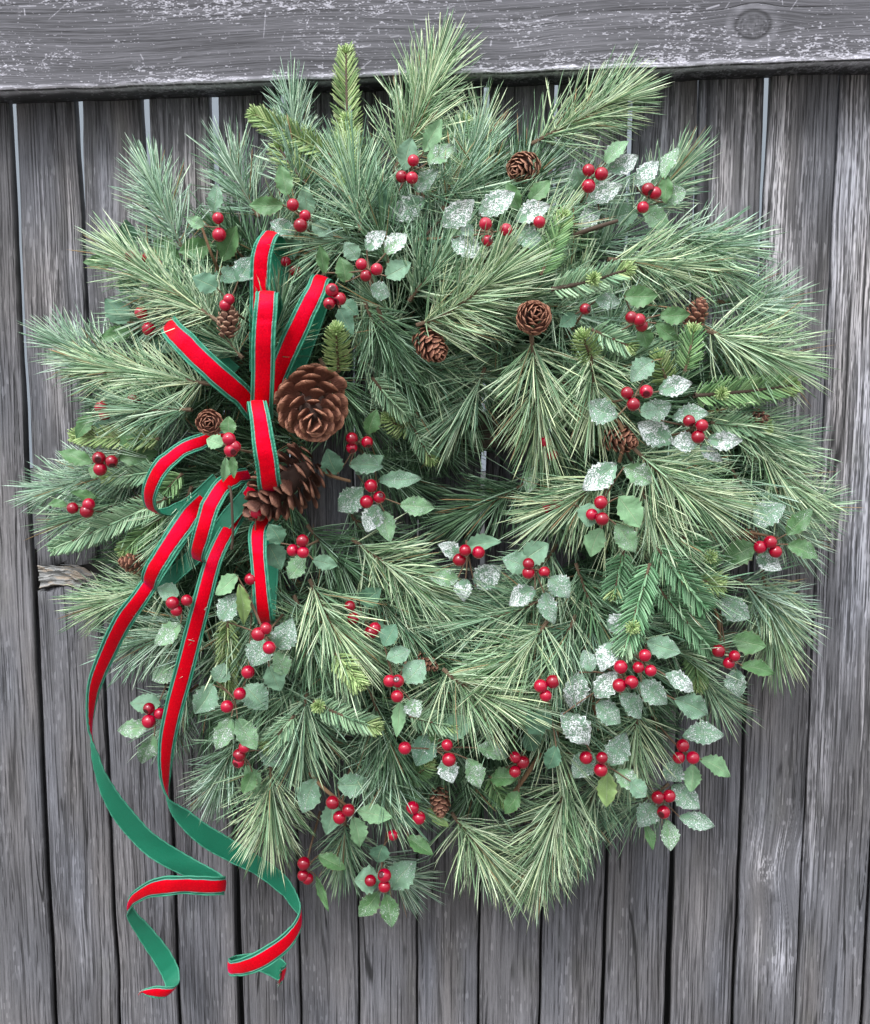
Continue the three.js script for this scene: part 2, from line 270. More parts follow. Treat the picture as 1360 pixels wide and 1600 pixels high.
const firMat = new THREE.MeshPhysicalMaterial({ vertexColors: true, roughness: 0.5, specularIntensity: 0.6 });
const barkTex = textures(64, 128, (i, j) => { const f = fbm(i * 0.2, j * 0.3), L = 0.5 + f; return [0.16 * L, 0.105 * L, 0.065 * L, f]; });
const stemMat = new THREE.MeshStandardMaterial({ map: barkTex.map, bumpMap: barkTex.bump, bumpScale: 0.001, roughness: 0.85 });
const darkStemMat = new THREE.MeshStandardMaterial({ color: new THREE.Color(0.06, 0.038, 0.024), roughness: 0.8 });
const twigMat = new THREE.MeshStandardMaterial({ map: barkTex.map, color: new THREE.Color(1.25, 1.1, 0.9), bumpMap: barkTex.bump, bumpScale: 0.001, roughness: 0.9 });

const PAL = { // linear colours of needles; d and k are darkened to paint depth shade
  l: [[0.62, 0.71, 0.46], [0.56, 0.67, 0.43], [0.42, 0.56, 0.36], [0.3, 0.45, 0.26], [0.21, 0.34, 0.19], [0.13, 0.24, 0.12]],
  m: [[0.5, 0.62, 0.42], [0.36, 0.51, 0.33], [0.25, 0.4, 0.25], [0.16, 0.29, 0.17], [0.1, 0.2, 0.12]],
  b: [[0.52, 0.65, 0.5], [0.42, 0.57, 0.43], [0.31, 0.46, 0.33], [0.22, 0.36, 0.24], [0.14, 0.26, 0.16]],
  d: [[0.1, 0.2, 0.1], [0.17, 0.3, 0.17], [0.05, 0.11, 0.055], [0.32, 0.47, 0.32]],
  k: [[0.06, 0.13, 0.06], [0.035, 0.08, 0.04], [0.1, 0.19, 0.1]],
};
const basis = (d) => { const u = V(0, 0, 1).cross(d); if (u.lengthSq() < 0.02) u.set(1, 0, 0); u.normalize(); return [u, d.clone().cross(u).normalize()]; };
function pineBlades(B, a, b, bend, r, { L = 0.05, n = 170, pal = 'm', w = 0.00098, from = 0.06 }) {
  const dir = b.clone().sub(a), len = dir.length(), mid = a.clone().add(b).multiplyScalar(0.5).add(bend);
  const curve = new THREE.QuadraticBezierCurve3(a, mid, b), pal_ = PAL[pal];
  const q = V(0, 0, 0), side = V(0, 0, 0), t0 = V(0, 0, 0);
  for (let k = 0; k < n; k++) {
    const t = from + (1 - from) * Math.pow((k + r()) / n, 0.92), o = curve.getPoint(t), d = curve.getTangent(t), [u, v] = basis(d);
    const az = k * 2.39996 + r() * 0.8, spread = lerp(58, 22, Math.pow(t, 2.4)) * DEG * (0.6 + 0.75 * r());
    const fas = 2 + Math.floor(r() * 2.4);
    for (let m = 0; m < fas; m++) {
      const az2 = az + (r() - 0.5) * 0.5, sp = spread + (r() - 0.5) * 0.2;
      q.copy(u).multiplyScalar(Math.cos(az2)).addScaledVector(v, Math.sin(az2));
      const nd = d.clone().multiplyScalar(Math.cos(sp)).addScaledVector(q, Math.sin(sp)).normalize();
      t0.copy(d).addScaledVector(q, -0.4).add(side.set(r() - 0.5, r() - 0.75, r() - 0.5).multiplyScalar(0.9)).normalize();
      const c = r() < 0.02 ? [0.3, 0.2, 0.1] : pal_[Math.floor(r() * pal_.length)], g = 0.9 + 0.36 * r(), ln = L * (0.72 + 0.42 * r()) * (t > 0.92 ? 0.85 : 1);
      B.add(o, nd, t0, ln, w * (0.8 + 0.45 * r()), w * 0.62, side.set(r() - 0.5, r() - 0.5, r() - 0.5), [c[0] * g, c[1] * g, c[2] * g * (0.9 + 0.2 * r())], 0.03 + 0.3 * r() * r());
    }
  }
  return curve;
}
let seed = 11;
function pine(x0, y0, x1, y1, opt = {}) {
  const r = rng(seed++ * 77), dz = opt.z ?? 0;
  const za = bulge(x0, y0) + dz, zb = Math.max(0.014, bulge(x1, y1) + dz * 0.8 + (opt.tip ?? 0.006));
  const a = P(x0, y0, za), b = P(x1, y1, zb), bend = V(0, -0.006 + 0.014 * (r() - 0.5), 0.012 * r());
  const g = group('pine_spray', wreath, a.clone().sub(worldOf(wreath))), B = new Blades();
  const len = a.distanceTo(b), c = pineBlades(B, a, b, bend, r, { n: Math.round((opt.dense ?? 1) * 1150 * len + 34), L: opt.L ?? 0.05, pal: opt.pal ?? 'm', w: opt.w });
  const nd = hang('needles', B.geo(), pineMat, g); nd.userData.kind = 'stuff';
  const pts = []; for (let i = 0; i <= 6; i++) pts.push(c.getPoint(i / 6));
  hang('stem', tube(pts, 0.0019, 0.0009), stemMat, g);
}
// fir sprigs: short flat needles combed to both sides of a brown stem
const FPAL = { o: [[0.24, 0.33, 0.12], [0.18, 0.28, 0.1], [0.11, 0.19, 0.06], [0.33, 0.41, 0.19]], g: [[0.17, 0.31, 0.12], [0.25, 0.41, 0.18], [0.1, 0.21, 0.08]], s: [[0.26, 0.42, 0.24], [0.36, 0.52, 0.32], [0.17, 0.31, 0.18]], d: [[0.1, 0.24, 0.11], [0.16, 0.32, 0.17], [0.22, 0.4, 0.22]], y: [[0.44, 0.55, 0.25], [0.34, 0.47, 0.19], [0.24, 0.36, 0.13]] };
function bud(B, o, d, r, pal) { // a tight tuft of young needles
  const [u, v] = basis(d), q = V(0, 0, 0);
  for (let k = 0; k < 46; k++) { const az = k * 2.4, sp = (12 + 85 * (k / 46)) * DEG; q.copy(u).multiplyScalar(Math.cos(az)).addScaledVector(v, Math.sin(az));
    const nd = d.clone().multiplyScalar(Math.cos(sp)).addScaledVector(q, Math.sin(sp)), c = pal[k % pal.length], g = 0.9 + 0.3 * r();
    B.add(o, nd, d, 0.0075 * (0.8 + 0.3 * r()), 0.0015, 0.0008, q.clone().cross(nd), [c[0] * g, c[1] * g, c[2] * g], 0.25); }
}
function fir(x0, y0, x1, y1, opt = {}) {
  const r = rng(seed++ * 77), dz = opt.z ?? 0.01;
  const za = bulge(x0, y0) + dz, zb = Math.max(0.014, bulge(x1, y1) + dz + (opt.tip ?? 0.008));
  const a = P(x0, y0, za), b = P(x1, y1, zb), len = a.distanceTo(b), mid = a.clone().add(b).multiplyScalar(0.5).add(V(0, -0.004 * r(), 0.006 * r()));
  const c = new THREE.QuadraticBezierCurve3(a, mid, b), g = group('fir_sprig', wreath, a.clone().sub(worldOf(wreath))), B = new Blades(), pal = FPAL[opt.pal ?? 'g'], young = FPAL.y;
  const n = Math.round(len / 0.0025), q = V(0, 0, 0), L = (opt.L ?? 0.0125) * 1.12, thick = opt.pal === 'y';
  for (let k = 0; k < n; k++) for (let row = 0; row < (thick ? 7 : 5); row++) {
    const t = (k + 0.5 + (row >> 1) * 0.3 + 0.25 * (r() - 0.5)) / n, o = c.getPoint(Math.min(1, t)), d = c.getTangent(Math.min(1, t)), toCam = camera.position.clone().sub(o).normalize();
    if (row >= 4 && (opt.dark || r() < 0.55)) continue; if (opt.dark && (row >> 1) === 1 && r() < 0.3) continue;
    const s = d.clone().cross(toCam).normalize(), f = s.clone().cross(d).normalize();
    const sgn = row % 2 ? 1 : -1, up = row < 2 ? 0.05 : row < 4 ? 0.6 : row < 5 ? 1.5 : 1.05; // angle above the comb plane
    const el = up + (r() - 0.5) * 0.3, sp = (row >= 4 ? 45 : 66 - 26 * t * t) * DEG * (0.9 + 0.2 * r());
    q.copy(s).multiplyScalar(sgn * Math.cos(el)).addScaledVector(f, Math.sin(el));
    const nd = d.clone().multiplyScalar(Math.cos(sp)).addScaledVector(q, Math.sin(sp)).normalize();
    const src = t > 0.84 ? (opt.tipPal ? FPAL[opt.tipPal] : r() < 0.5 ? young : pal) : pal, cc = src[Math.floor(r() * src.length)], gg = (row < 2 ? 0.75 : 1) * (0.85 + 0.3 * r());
    B.add(o, nd, d, L * (row < 4 ? 1 : 0.7) * (0.88 + 0.2 * r()) * (t > 0.8 ? 1 - (t - 0.8) * 1.7 : t < 0.1 ? 0.8 : 1), 0.0015, 0.0008, nd.clone().cross(f), [cc[0] * gg, cc[1] * gg, cc[2] * gg], 0.2);
  }
  bud(B, b, c.getTangent(1), r, opt.tipPal ? FPAL[opt.tipPal] : young);
  if (opt.bud) bud(B, c.getPoint(opt.bud).add(V(0, 0, 0.004)), V(0.1, 0.2, 1).normalize(), r, young);
  const nd = hang('needles', B.geo(), firMat, g); nd.userData.kind = 'stuff';
  const pts = []; for (let i = 0; i <= 5; i++) pts.push(c.getPoint(i / 5));
  hang('stem', tube(pts, opt.dark ? 0.0022 : 0.0016, 0.0011), opt.dark ? darkStemMat : stemMat, g);
}

// the ring the sprays are wired to
for (let k = 0; k < 4; k++) {
  const r = rng(300 + k), pts = [], R0 = [300, 330, 360, 275][k];
  for (let i = 0; i < 26; i++) { const a = i / 26 * Math.PI * 2, R = R0 + 22 * (r() - 0.5); pts.push(P(CX + Math.cos(a) * R, CY + Math.sin(a) * R, 0.03 + 0.012 * (r() - 0.5) + 0.006 * (k % 2))); }
  const c = new THREE.CatmullRomCurve3(pts, true);
  hang('vine', new THREE.TubeGeometry(c, 160, 0.005 - 0.0006 * k, 7, true), twigMat, wreath);
}
{ // the deep layer of needles that fills the ring, its greens darkened as painted shade, no spray of it to be told apart
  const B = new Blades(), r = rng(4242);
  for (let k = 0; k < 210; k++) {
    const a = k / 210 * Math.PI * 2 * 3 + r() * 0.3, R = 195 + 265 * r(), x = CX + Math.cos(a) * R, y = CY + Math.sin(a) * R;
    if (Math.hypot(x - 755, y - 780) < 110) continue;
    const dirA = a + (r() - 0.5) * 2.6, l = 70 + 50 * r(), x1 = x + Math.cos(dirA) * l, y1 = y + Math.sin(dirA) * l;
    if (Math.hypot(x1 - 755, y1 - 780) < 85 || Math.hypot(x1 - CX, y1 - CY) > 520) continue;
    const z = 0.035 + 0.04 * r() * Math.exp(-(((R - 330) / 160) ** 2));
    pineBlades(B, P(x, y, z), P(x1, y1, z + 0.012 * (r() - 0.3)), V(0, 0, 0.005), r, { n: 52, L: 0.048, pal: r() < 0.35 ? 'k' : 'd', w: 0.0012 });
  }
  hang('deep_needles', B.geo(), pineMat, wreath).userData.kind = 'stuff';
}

{ // the paler tangle above it: short sprays crossing every way
  const B = new Blades(), r = rng(977);
  for (let k = 0; k < 130; k++) {
    const a = k / 130 * Math.PI * 2 * 5 + r() * 0.3, R = 170 + 300 * r(), x = CX + Math.cos(a) * R, y = CY + Math.sin(a) * R;
    const dirA = a + (r() - 0.5) * 3.4, l = 45 + 50 * r(), x1 = x + Math.cos(dirA) * l, y1 = y + Math.sin(dirA) * l;
    if (Math.hypot(x - 745, y - 780) < 150 || Math.hypot(x1 - 745, y1 - 780) < 125 || Math.hypot(x1 - CX, y1 - CY) > 500 || Math.hypot(x - 430, y - 690) < 150 || Math.hypot(x1 - 295, y1 - 850) < 110 || Math.hypot(x - 295, y - 850) < 90 || Math.hypot(x1 - 425, y1 - 880) < 80 || Math.hypot(x1 - 420, y1 - 450) < 100) continue;
    const z = bulge(x, y) - 0.004 - 0.02 * r();
    pineBlades(B, P(x, y, z), P(x1, y1, z + 0.016 * (r() - 0.3)), V(0, 0, 0.005), r, { n: 30, L: 0.05, pal: 'mblm'[k % 4], w: 0.001 });
  }
  hang('tangled_needles', B.geo(), pineMat, wreath).userData.kind = 'stuff';
}

// pine sprays as they lie in the photograph: from foot to tip
pine(615, 270, 690, 92, { L: 0.053, pal: 'l', z: 0.01, dense: 1.15 });
pine(830, 225, 975, 150, { L: 0.05, pal: 'l', z: 0.01 });
pine(470, 300, 455, 150, { L: 0.04, pal: 'b' });
pine(290, 400, 236, 272, { L: 0.045, pal: 'b', z: 0.005 });
pine(405, 340, 360, 250, { L: 0.045, pal: 'b', z: -0.02 });
pine(345, 505, 188, 396, { L: 0.05, pal: 'l', z: 0.035, dense: 1.1 });
pine(195, 580, 98, 536, { L: 0.046, pal: 'b', z: 0.005 });
pine(330, 600, 135, 570, { L: 0.047, pal: 'l', z: 0.02, dense: 1.1 });
pine(300, 640, 190, 640, { L: 0.046, pal: 'm', z: 0.02 });
pine(230, 730, 66, 768, { L: 0.044, pal: 'b', z: -0.006, dense: 0.8 });
pine(220, 775, 100, 815, { L: 0.046, pal: 'm', z: -0.01, dense: 0.5 });
pine(290, 890, 150, 945, { L: 0.052, pal: 'l', z: -0.01, dense: 0.8 });
pine(330, 960, 190, 1010, { L: 0.05, pal: 'b', z: -0.01, dense: 0.7 });
pine(564, 362, 553, 265, { L: 0.056, pal: 'm', z: 0.02 });
pine(690, 330, 745, 230, { L: 0.052, pal: 'b', z: 0.0, dense: 0.8 });
pine(750, 260, 752, 180, { L: 0.045, pal: 'l', z: -0.03, dense: 0.3 });
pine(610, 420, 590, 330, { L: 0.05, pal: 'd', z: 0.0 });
pine(651, 508, 783, 422, { L: 0.056, pal: 'l', z: 0.035, dense: 1.15 });
pine(640, 470, 700, 400, { L: 0.05, pal: 'm', z: 0.005 });
pine(830, 520, 847, 680, { L: 0.056, pal: 'l', z: 0.04, dense: 1.15 });
pine(922, 540, 930, 640, { L: 0.05, pal: 'l', z: 0.02, dense: 0.9 });
pine(758, 575, 705, 668, { L: 0.05, pal: 'm', z: 0.02 });
pine(640, 560, 745, 590, { L: 0.05, pal: 'm', z: 0.0 });
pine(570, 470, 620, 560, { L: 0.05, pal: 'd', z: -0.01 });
pine(700, 640, 640, 720, { L: 0.045, pal: 'd', z: -0.02, dense: 0.6 });
pine(830, 750, 715, 810, { L: 0.05, pal: 'd', z: -0.01 });
pine(990, 700, 1108, 785, { L: 0.055, pal: 'l', z: 0.03 });
pine(960, 740, 860, 800, { L: 0.052, pal: 'l', z: 0.03 });
pine(1000, 760, 1050, 850, { L: 0.05, pal: 'l', z: 0.015 });
pine(1100, 515, 1225, 563, { L: 0.055, pal: 'l', z: 0.025, dense: 1.2 });
pine(1120, 470, 1210, 480, { L: 0.05, pal: 'b', z: -0.005 });
pine(1175, 670, 1245, 775, { L: 0.052, pal: 'l', z: 0.0 });
pine(1120, 640, 1230, 700, { L: 0.05, pal: 'm', z: -0.01 });
pine(1060, 366, 1125, 425, { L: 0.052, pal: 'm', z: 0.005 });
pine(950, 405, 1080, 420, { L: 0.05, pal: 'l', z: 0.012 });
pine(1020, 365, 1150, 385, { L: 0.05, pal: 'b', z: 0.0 });
pine(980, 340, 1065, 260, { L: 0.045, pal: 'm', z: -0.01, dense: 0.7 });
pine(1190, 890, 1215, 1010, { L: 0.05, pal: 'l', z: -0.01 });
pine(1150, 900, 1230, 960, { L: 0.05, pal: 'b', z: -0.015, dense: 0.7 });
pine(1180, 800, 1270, 790, { L: 0.045, pal: 'm', z: -0.02, dense: 0.7 });
pine(550, 842, 668, 925, { L: 0.055, pal: 'l', z: 0.02 });
pine(600, 850, 700, 960, { L: 0.05, pal: 'm', z: 0.0 });
pine(484, 905, 535, 1005, { L: 0.058, pal: 'l', z: 0.03, dense: 1.1 });
pine(460, 930, 500, 1020, { L: 0.052, pal: 'd', z: 0.0 });
pine(692, 1045, 795, 1095, { L: 0.056, pal: 'l', z: 0.03, dense: 1.1 });
pine(856, 970, 785, 1040, { L: 0.055, pal: 'l', z: 0.025 });
pine(860, 930, 720, 970, { L: 0.052, pal: 'm', z: 0.005 });
pine(900, 960, 850, 1060, { L: 0.055, pal: 'm', z: 0.01 });
pine(706, 1270, 795, 1360, { L: 0.054, pal: 'l', z: 0.01, dense: 1.15 });
pine(892, 1205, 835, 1370, { L: 0.055, pal: 'l', z: 0.015, dense: 1.25 });
pine(945, 1200, 890, 1330, { L: 0.05, pal: 'm', z: -0.005 });
pine(370, 1150, 335, 1235, { L: 0.045, pal: 'b', z: -0.01 });
pine(424, 1190, 424, 1295, { L: 0.058, pal: 'l', z: 0.025, dense: 1.1 });
pine(556, 1190, 625, 1247, { L: 0.052, pal: 'm', z: 0.0 });
pine(480, 1080, 470, 1180, { L: 0.055, pal: 'm', z: 0.01 });
pine(580, 1080, 620, 1190, { L: 0.05, pal: 'd', z: -0.01 });
pine(1000, 1110, 975, 1190, { L: 0.052, pal: 'l', z: 0.01 });
pine(1045, 1225, 965, 1270, { L: 0.045, pal: 'm', z: -0.02, dense: 0.6 });
pine(1080, 1030, 1128, 1095, { L: 0.045, pal: 'm', z: -0.02, dense: 0.7 });
pine(540, 1280, 535, 1350, { L: 0.042, pal: 'm', z: -0.02 });
pine(590, 1330, 635, 1375, { L: 0.042, pal: 'b', z: -0.02, dense: 0.7 });
pine(420, 560, 440, 480, { L: 0.046, pal: 'd', z: -0.01 });
pine(300, 760, 260, 850, { L: 0.045, pal: 'm', z: -0.01, dense: 0.8 });
pine(380, 560, 330, 470, { L: 0.046, pal: 'm', z: 0.0 });
pine(780, 330, 850, 260, { L: 0.05, pal: 'b', z: -0.02, dense: 0.7 });
pine(860, 330, 930, 300, { L: 0.05, pal: 'b', z: -0.02, dense: 0.7 });
pine(730, 500, 840, 450, { L: 0.05, pal: 'm', z: -0.01 });
pine(880, 600, 980, 560, { L: 0.05, pal: 'm', z: -0.005 });
pine(300, 1060, 260, 1150, { L: 0.045, pal: 'b', z: -0.02, dense: 0.7 });
pine(430, 1060, 380, 1110, { L: 0.048, pal: 'd', z: -0.01 });

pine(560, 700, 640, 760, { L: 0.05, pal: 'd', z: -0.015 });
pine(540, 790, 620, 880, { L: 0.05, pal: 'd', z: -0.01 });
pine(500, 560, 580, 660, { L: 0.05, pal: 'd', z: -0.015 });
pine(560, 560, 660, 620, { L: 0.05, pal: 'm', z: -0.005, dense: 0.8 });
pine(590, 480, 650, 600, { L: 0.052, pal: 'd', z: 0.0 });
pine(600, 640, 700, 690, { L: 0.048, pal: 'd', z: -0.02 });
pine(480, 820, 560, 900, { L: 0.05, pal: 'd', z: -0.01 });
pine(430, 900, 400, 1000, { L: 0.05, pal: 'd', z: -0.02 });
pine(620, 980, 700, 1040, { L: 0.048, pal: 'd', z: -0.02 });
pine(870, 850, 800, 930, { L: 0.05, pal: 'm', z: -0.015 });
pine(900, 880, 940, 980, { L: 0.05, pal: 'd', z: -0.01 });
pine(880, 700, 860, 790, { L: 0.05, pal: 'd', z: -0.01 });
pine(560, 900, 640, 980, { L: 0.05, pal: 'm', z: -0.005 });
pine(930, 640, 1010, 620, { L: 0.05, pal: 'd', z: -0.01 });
pine(430, 330, 500, 270, { L: 0.046, pal: 'm', z: -0.01 });
pine(300, 480, 220, 500, { L: 0.048, pal: 'b', z: 0.0, dense: 0.8 });
pine(250, 700, 140, 735, { L: 0.046, pal: 'b', z: -0.01, dense: 0.7 });
pine(1140, 730, 1240, 840, { L: 0.048, pal: 'b', z: -0.01, dense: 0.8 });
pine(650, 300, 720, 300, { L: 0.048, pal: 'm', z: -0.005 });

// fir sprigs
fir(545, 275, 541, 84, { pal: 'o', z: 0.012, dark: 1, L: 0.0145, bud: 0.45 });
fir(520, 245, 400, 180, { pal: 'o', z: 0.014, L: 0.0135 });
fir(478, 285, 437, 232, { pal: 'o', z: 0.008, dark: 1, L: 0.014 });
fir(540, 300, 542, 205, { pal: 'y', z: 0.02, L: 0.013 });
fir(685, 232, 726, 192, { pal: 's', z: 0.01 });
fir(615, 250, 660, 185, { pal: 's', z: 0.006 });
fir(845, 430, 880, 342, { pal: 'g', z: 0.03 });
fir(862, 452, 978, 422, { pal: 's', z: 0.04, dark: 1, tipPal: 'y', bud: 0.55 });
fir(582, 590, 632, 645, { pal: 's', z: 0.03, tipPal: 's' });
fir(632, 640, 673, 715, { pal: 's', z: 0.025, tipPal: 'y' });
fir(530, 580, 526, 518, { pal: 'y', z: 0.045, tip: 0.02 });
fir(925, 515, 982, 540, { pal: 's', z: 0.025 });
fir(1070, 580, 1083, 520, { pal: 'g', z: 0.03 });
fir(1045, 600, 1030, 560, { pal: 'o', z: 0.025 });
fir(1085, 618, 1238, 602, { pal: 'g', z: 0.03, dark: 1, L: 0.0145, tipPal: 'o', bud: 0.25 });
fir(1110, 660, 1195, 668, { pal: 's', z: 0.012 });
fir(250, 686, 120, 681, { pal: 'o', z: 0.02, tipPal: 'y' });
fir(255, 735, 170, 745, { pal: 's', z: 0.012 });
fir(260, 778, 88, 855, { pal: 's', z: 0.012, L: 0.0145, tipPal: 's' });
fir(260, 800, 195, 860, { pal: 'g', z: 0.0 });
fir(285, 740, 235, 790, { pal: 'g', z: 0.0 });
fir(356, 965, 358, 1078, { pal: 'o', z: 0.015 });
fir(1024, 852, 1098, 945, { pal: 'd', z: 0.035, L: 0.0155, tipPal: 'd' });
fir(1016, 880, 976, 1015, { pal: 'd', z: 0.045, L: 0.0155, tipPal: 's', bud: 0.72 });
fir(1030, 920, 1108, 1012, { pal: 'd', z: 0.025, L: 0.0155, tipPal: 'd' });
fir(975, 860, 960, 925, { pal: 'd', z: 0.01, L: 0.0145 });
fir(1068, 838, 1112, 872, { pal: 'd', z: 0.025, tipPal: 'g', bud: 0.9 });
fir(1080, 950, 1090, 1070, { pal: 'g', z: 0.0, L: 0.014 });
fir(490, 1096, 586, 1135, { pal: 's', z: 0.03, tipPal: 'y', bud: 0.1 });
fir(460, 1118, 418, 1162, { pal: 's', z: 0.03, tipPal: 'y' });
fir(640, 1118, 706, 1134, { pal: 's', z: 0.02 });
fir(525, 1020, 560, 1066, { pal: 'y', z: 0.045 });
fir(765, 1212, 785, 1250, { pal: 'g', z: 0.0 });
fir(640, 1215, 670, 1195, { pal: 'g', z: 0.0 });
fir(640, 670, 608, 655, { pal: 'y', z: 0.03 });
fir(925, 560, 912, 528, { pal: 'y', z: 0.045, tip: 0.02 });
fir(1090, 905, 1122, 912, { pal: 'y', z: 0.03 });

// holly -------------------------------------------------------------
function leafGeo(v) { // a toothed oval leaf, 1 long along y, 1 wide, curling
  const r = rng(60 + v), nu = 42, nv = 8, pos = [], uv = [], idx = [], teeth = 5 + (v % 3), curl = -0.15 + 0.6 * r(), fold = 0.12 + 0.34 * r(), twist = (r() - 0.5) * 0.7, fat = 0.8 + 0.2 * r(), bend = (r() - 0.5) * 0.16;
  for (let i = 0; i <= nu; i++) for (let j = 0; j <= nv; j++) {
    const t = i / nu, s = j / nv * 2 - 1, ph = (t * teeth + (s > 0 ? 0.3 : 0)) % 1, tooth = (ph < 0.72 ? Math.pow(ph / 0.72, 1.7) : (1 - ph) / 0.28) * 0.21 * Math.sin(Math.PI * clamp(t * 1.02));
    const half = 0.5 * Math.pow(Math.sin(Math.PI * Math.pow(t, fat)), 0.86) * (0.92 + tooth);
    const x = s * half, wav = 0.03 * Math.sin(t * 14 + s * 2 + v) * Math.abs(s);
    const z = fold * Math.abs(x) * 0.9 - curl * (t - 0.35) ** 2 + twist * x * (t - 0.4) + wav;
    pos.push(x + bend * Math.sin(Math.PI * t), t - tooth * 0.15 * Math.abs(s), z); uv.push(s * 0.5 + 0.5, t);
  }
  for (let i = 0; i < nu; i++) for (let j = 0; j < nv; j++) { const a = i * (nv + 1) + j, b = a + 1, c = a + nv + 1; idx.push(a, b, c, b, c + 1, c); }
  const g = new THREE.BufferGeometry(); g.setAttribute('position', new THREE.Float32BufferAttribute(pos, 3)); g.setAttribute('uv', new THREE.Float32BufferAttribute(uv, 2)); g.setIndex(idx); g.computeVertexNormals(); return g;
}
const LEAVES = []; for (let v = 0; v < 12; v++) LEAVES.push(leafGeo(v));
const LEAFCOL = { s: [0.145, 0.27, 0.17], g: [0.075, 0.175, 0.06], p: [0.17, 0.32, 0.16], d: [0.08, 0.185, 0.11], o: [0.18, 0.28, 0.09] };
const leafMats = {};
function leafMat(kind, frost, v) {
  const key = kind + frost + v; if (leafMats[key]) return leafMats[key];
  const base = LEAFCOL[kind], s = 17.3 * (Object.keys(leafMats).length + 1), dens = [0.07, 0.36, 0.56, 0.8][frost];
  const t = textures(112, 160, (i, j) => {
    const u = i / 112 - 0.5, w = j / 160, n = fbm(i * 0.045 + s, j * 0.045), a = Math.abs(u);
    const side = Math.abs(((w - a * 0.75) * 6.5 + 10) % 1 - 0.5), vein = Math.max(sstep(0.022, 0.008, a) * 0.8, sstep(0.05, 0.0, side) * 0.5 * sstep(0.48, 0.1, a));
    let c = base.map((k, m) => k * (0.72 + 0.56 * n)); c = c.map((k, m) => lerp(k, [0.4, 0.5, 0.3][m], vein * (kind === 'p' ? 0.85 : 0.55)));
    const rim = sstep(0.46, 0.5, a + 0.05 * (noise(j * 0.11 + s, 3) - 0.5)); c = c.map((k, m) => lerp(k, [0.14, 0.09, 0.05][m], rim * (kind === 'g' || kind === 'o' ? 0.6 : 0.25)));
    const body = fbm(i * 0.03 + s * 3, j * 0.03 + 9) + 0.32 * (w - 0.5) - 0.1, grain = noise(i * 0.5 + s, j * 0.5) * 0.7 + noise(i * 0.2, j * 0.2 + s) * 0.3;
    const f = dens ? sstep(0.03, 0.1, grain - (0.86 - 0.58 * dens * sstep(0.15, 0.62, body + 0.26 * dens))) : sstep(0.93, 0.96, grain);
    const film = dens * 0.2 * sstep(0.3, 0.65, body + 0.15); c = c.map((k, m) => lerp(k, [0.42, 0.55, 0.5][m], film));
    c = c.map((k, m) => lerp(k, [0.86, 0.9, 0.9][m], f));
    return [...c, 0.45 + 0.25 * (n - 0.5) - 0.35 * vein + 0.45 * f];
  });
  return leafMats[key] = new THREE.MeshPhysicalMaterial({ map: t.map, bumpMap: t.bump, bumpScale: 0.0012, roughness: kind === 'g' ? 0.5 : 0.6, side: THREE.DoubleSide, transmission: 0 });
}
const berryGeo = (() => { const g = new THREE.SphereGeometry(1, 28, 20), p = g.attributes.position; for (let i = 0; i < p.count; i++) { const y = p.getY(i), k = 1 - 0.1 * Math.exp(-((1 - y) / 0.035)) - 0.02 * y; p.setXYZ(i, p.getX(i) * k, y * (1 - 0.12 * Math.exp(-((1 - y) / 0.03))), p.getZ(i) * k); } g.computeVertexNormals(); const c = []; for (let i = 0; i < p.count; i++) { const k = p.getY(i) > 0.83 ? 0.2 : 1; c.push(k, k, k); } g.setAttribute('color', new THREE.Float32BufferAttribute(c, 3)); return g; })();
const berryMats = [[0.32, 0.0006, 0.018], [0.38, 0.0008, 0.025], [0.24, 0.0005, 0.013]].map((c) => new THREE.MeshPhysicalMaterial({ vertexColors: true, color: new THREE.Color(...c), roughness: 0.2, specularIntensity: 0.25, clearcoat: 1, clearcoatRoughness: 0.04 }));
const stalkMat = new THREE.MeshStandardMaterial({ color: new THREE.Color(0.16, 0.1, 0.06), roughness: 0.8 });
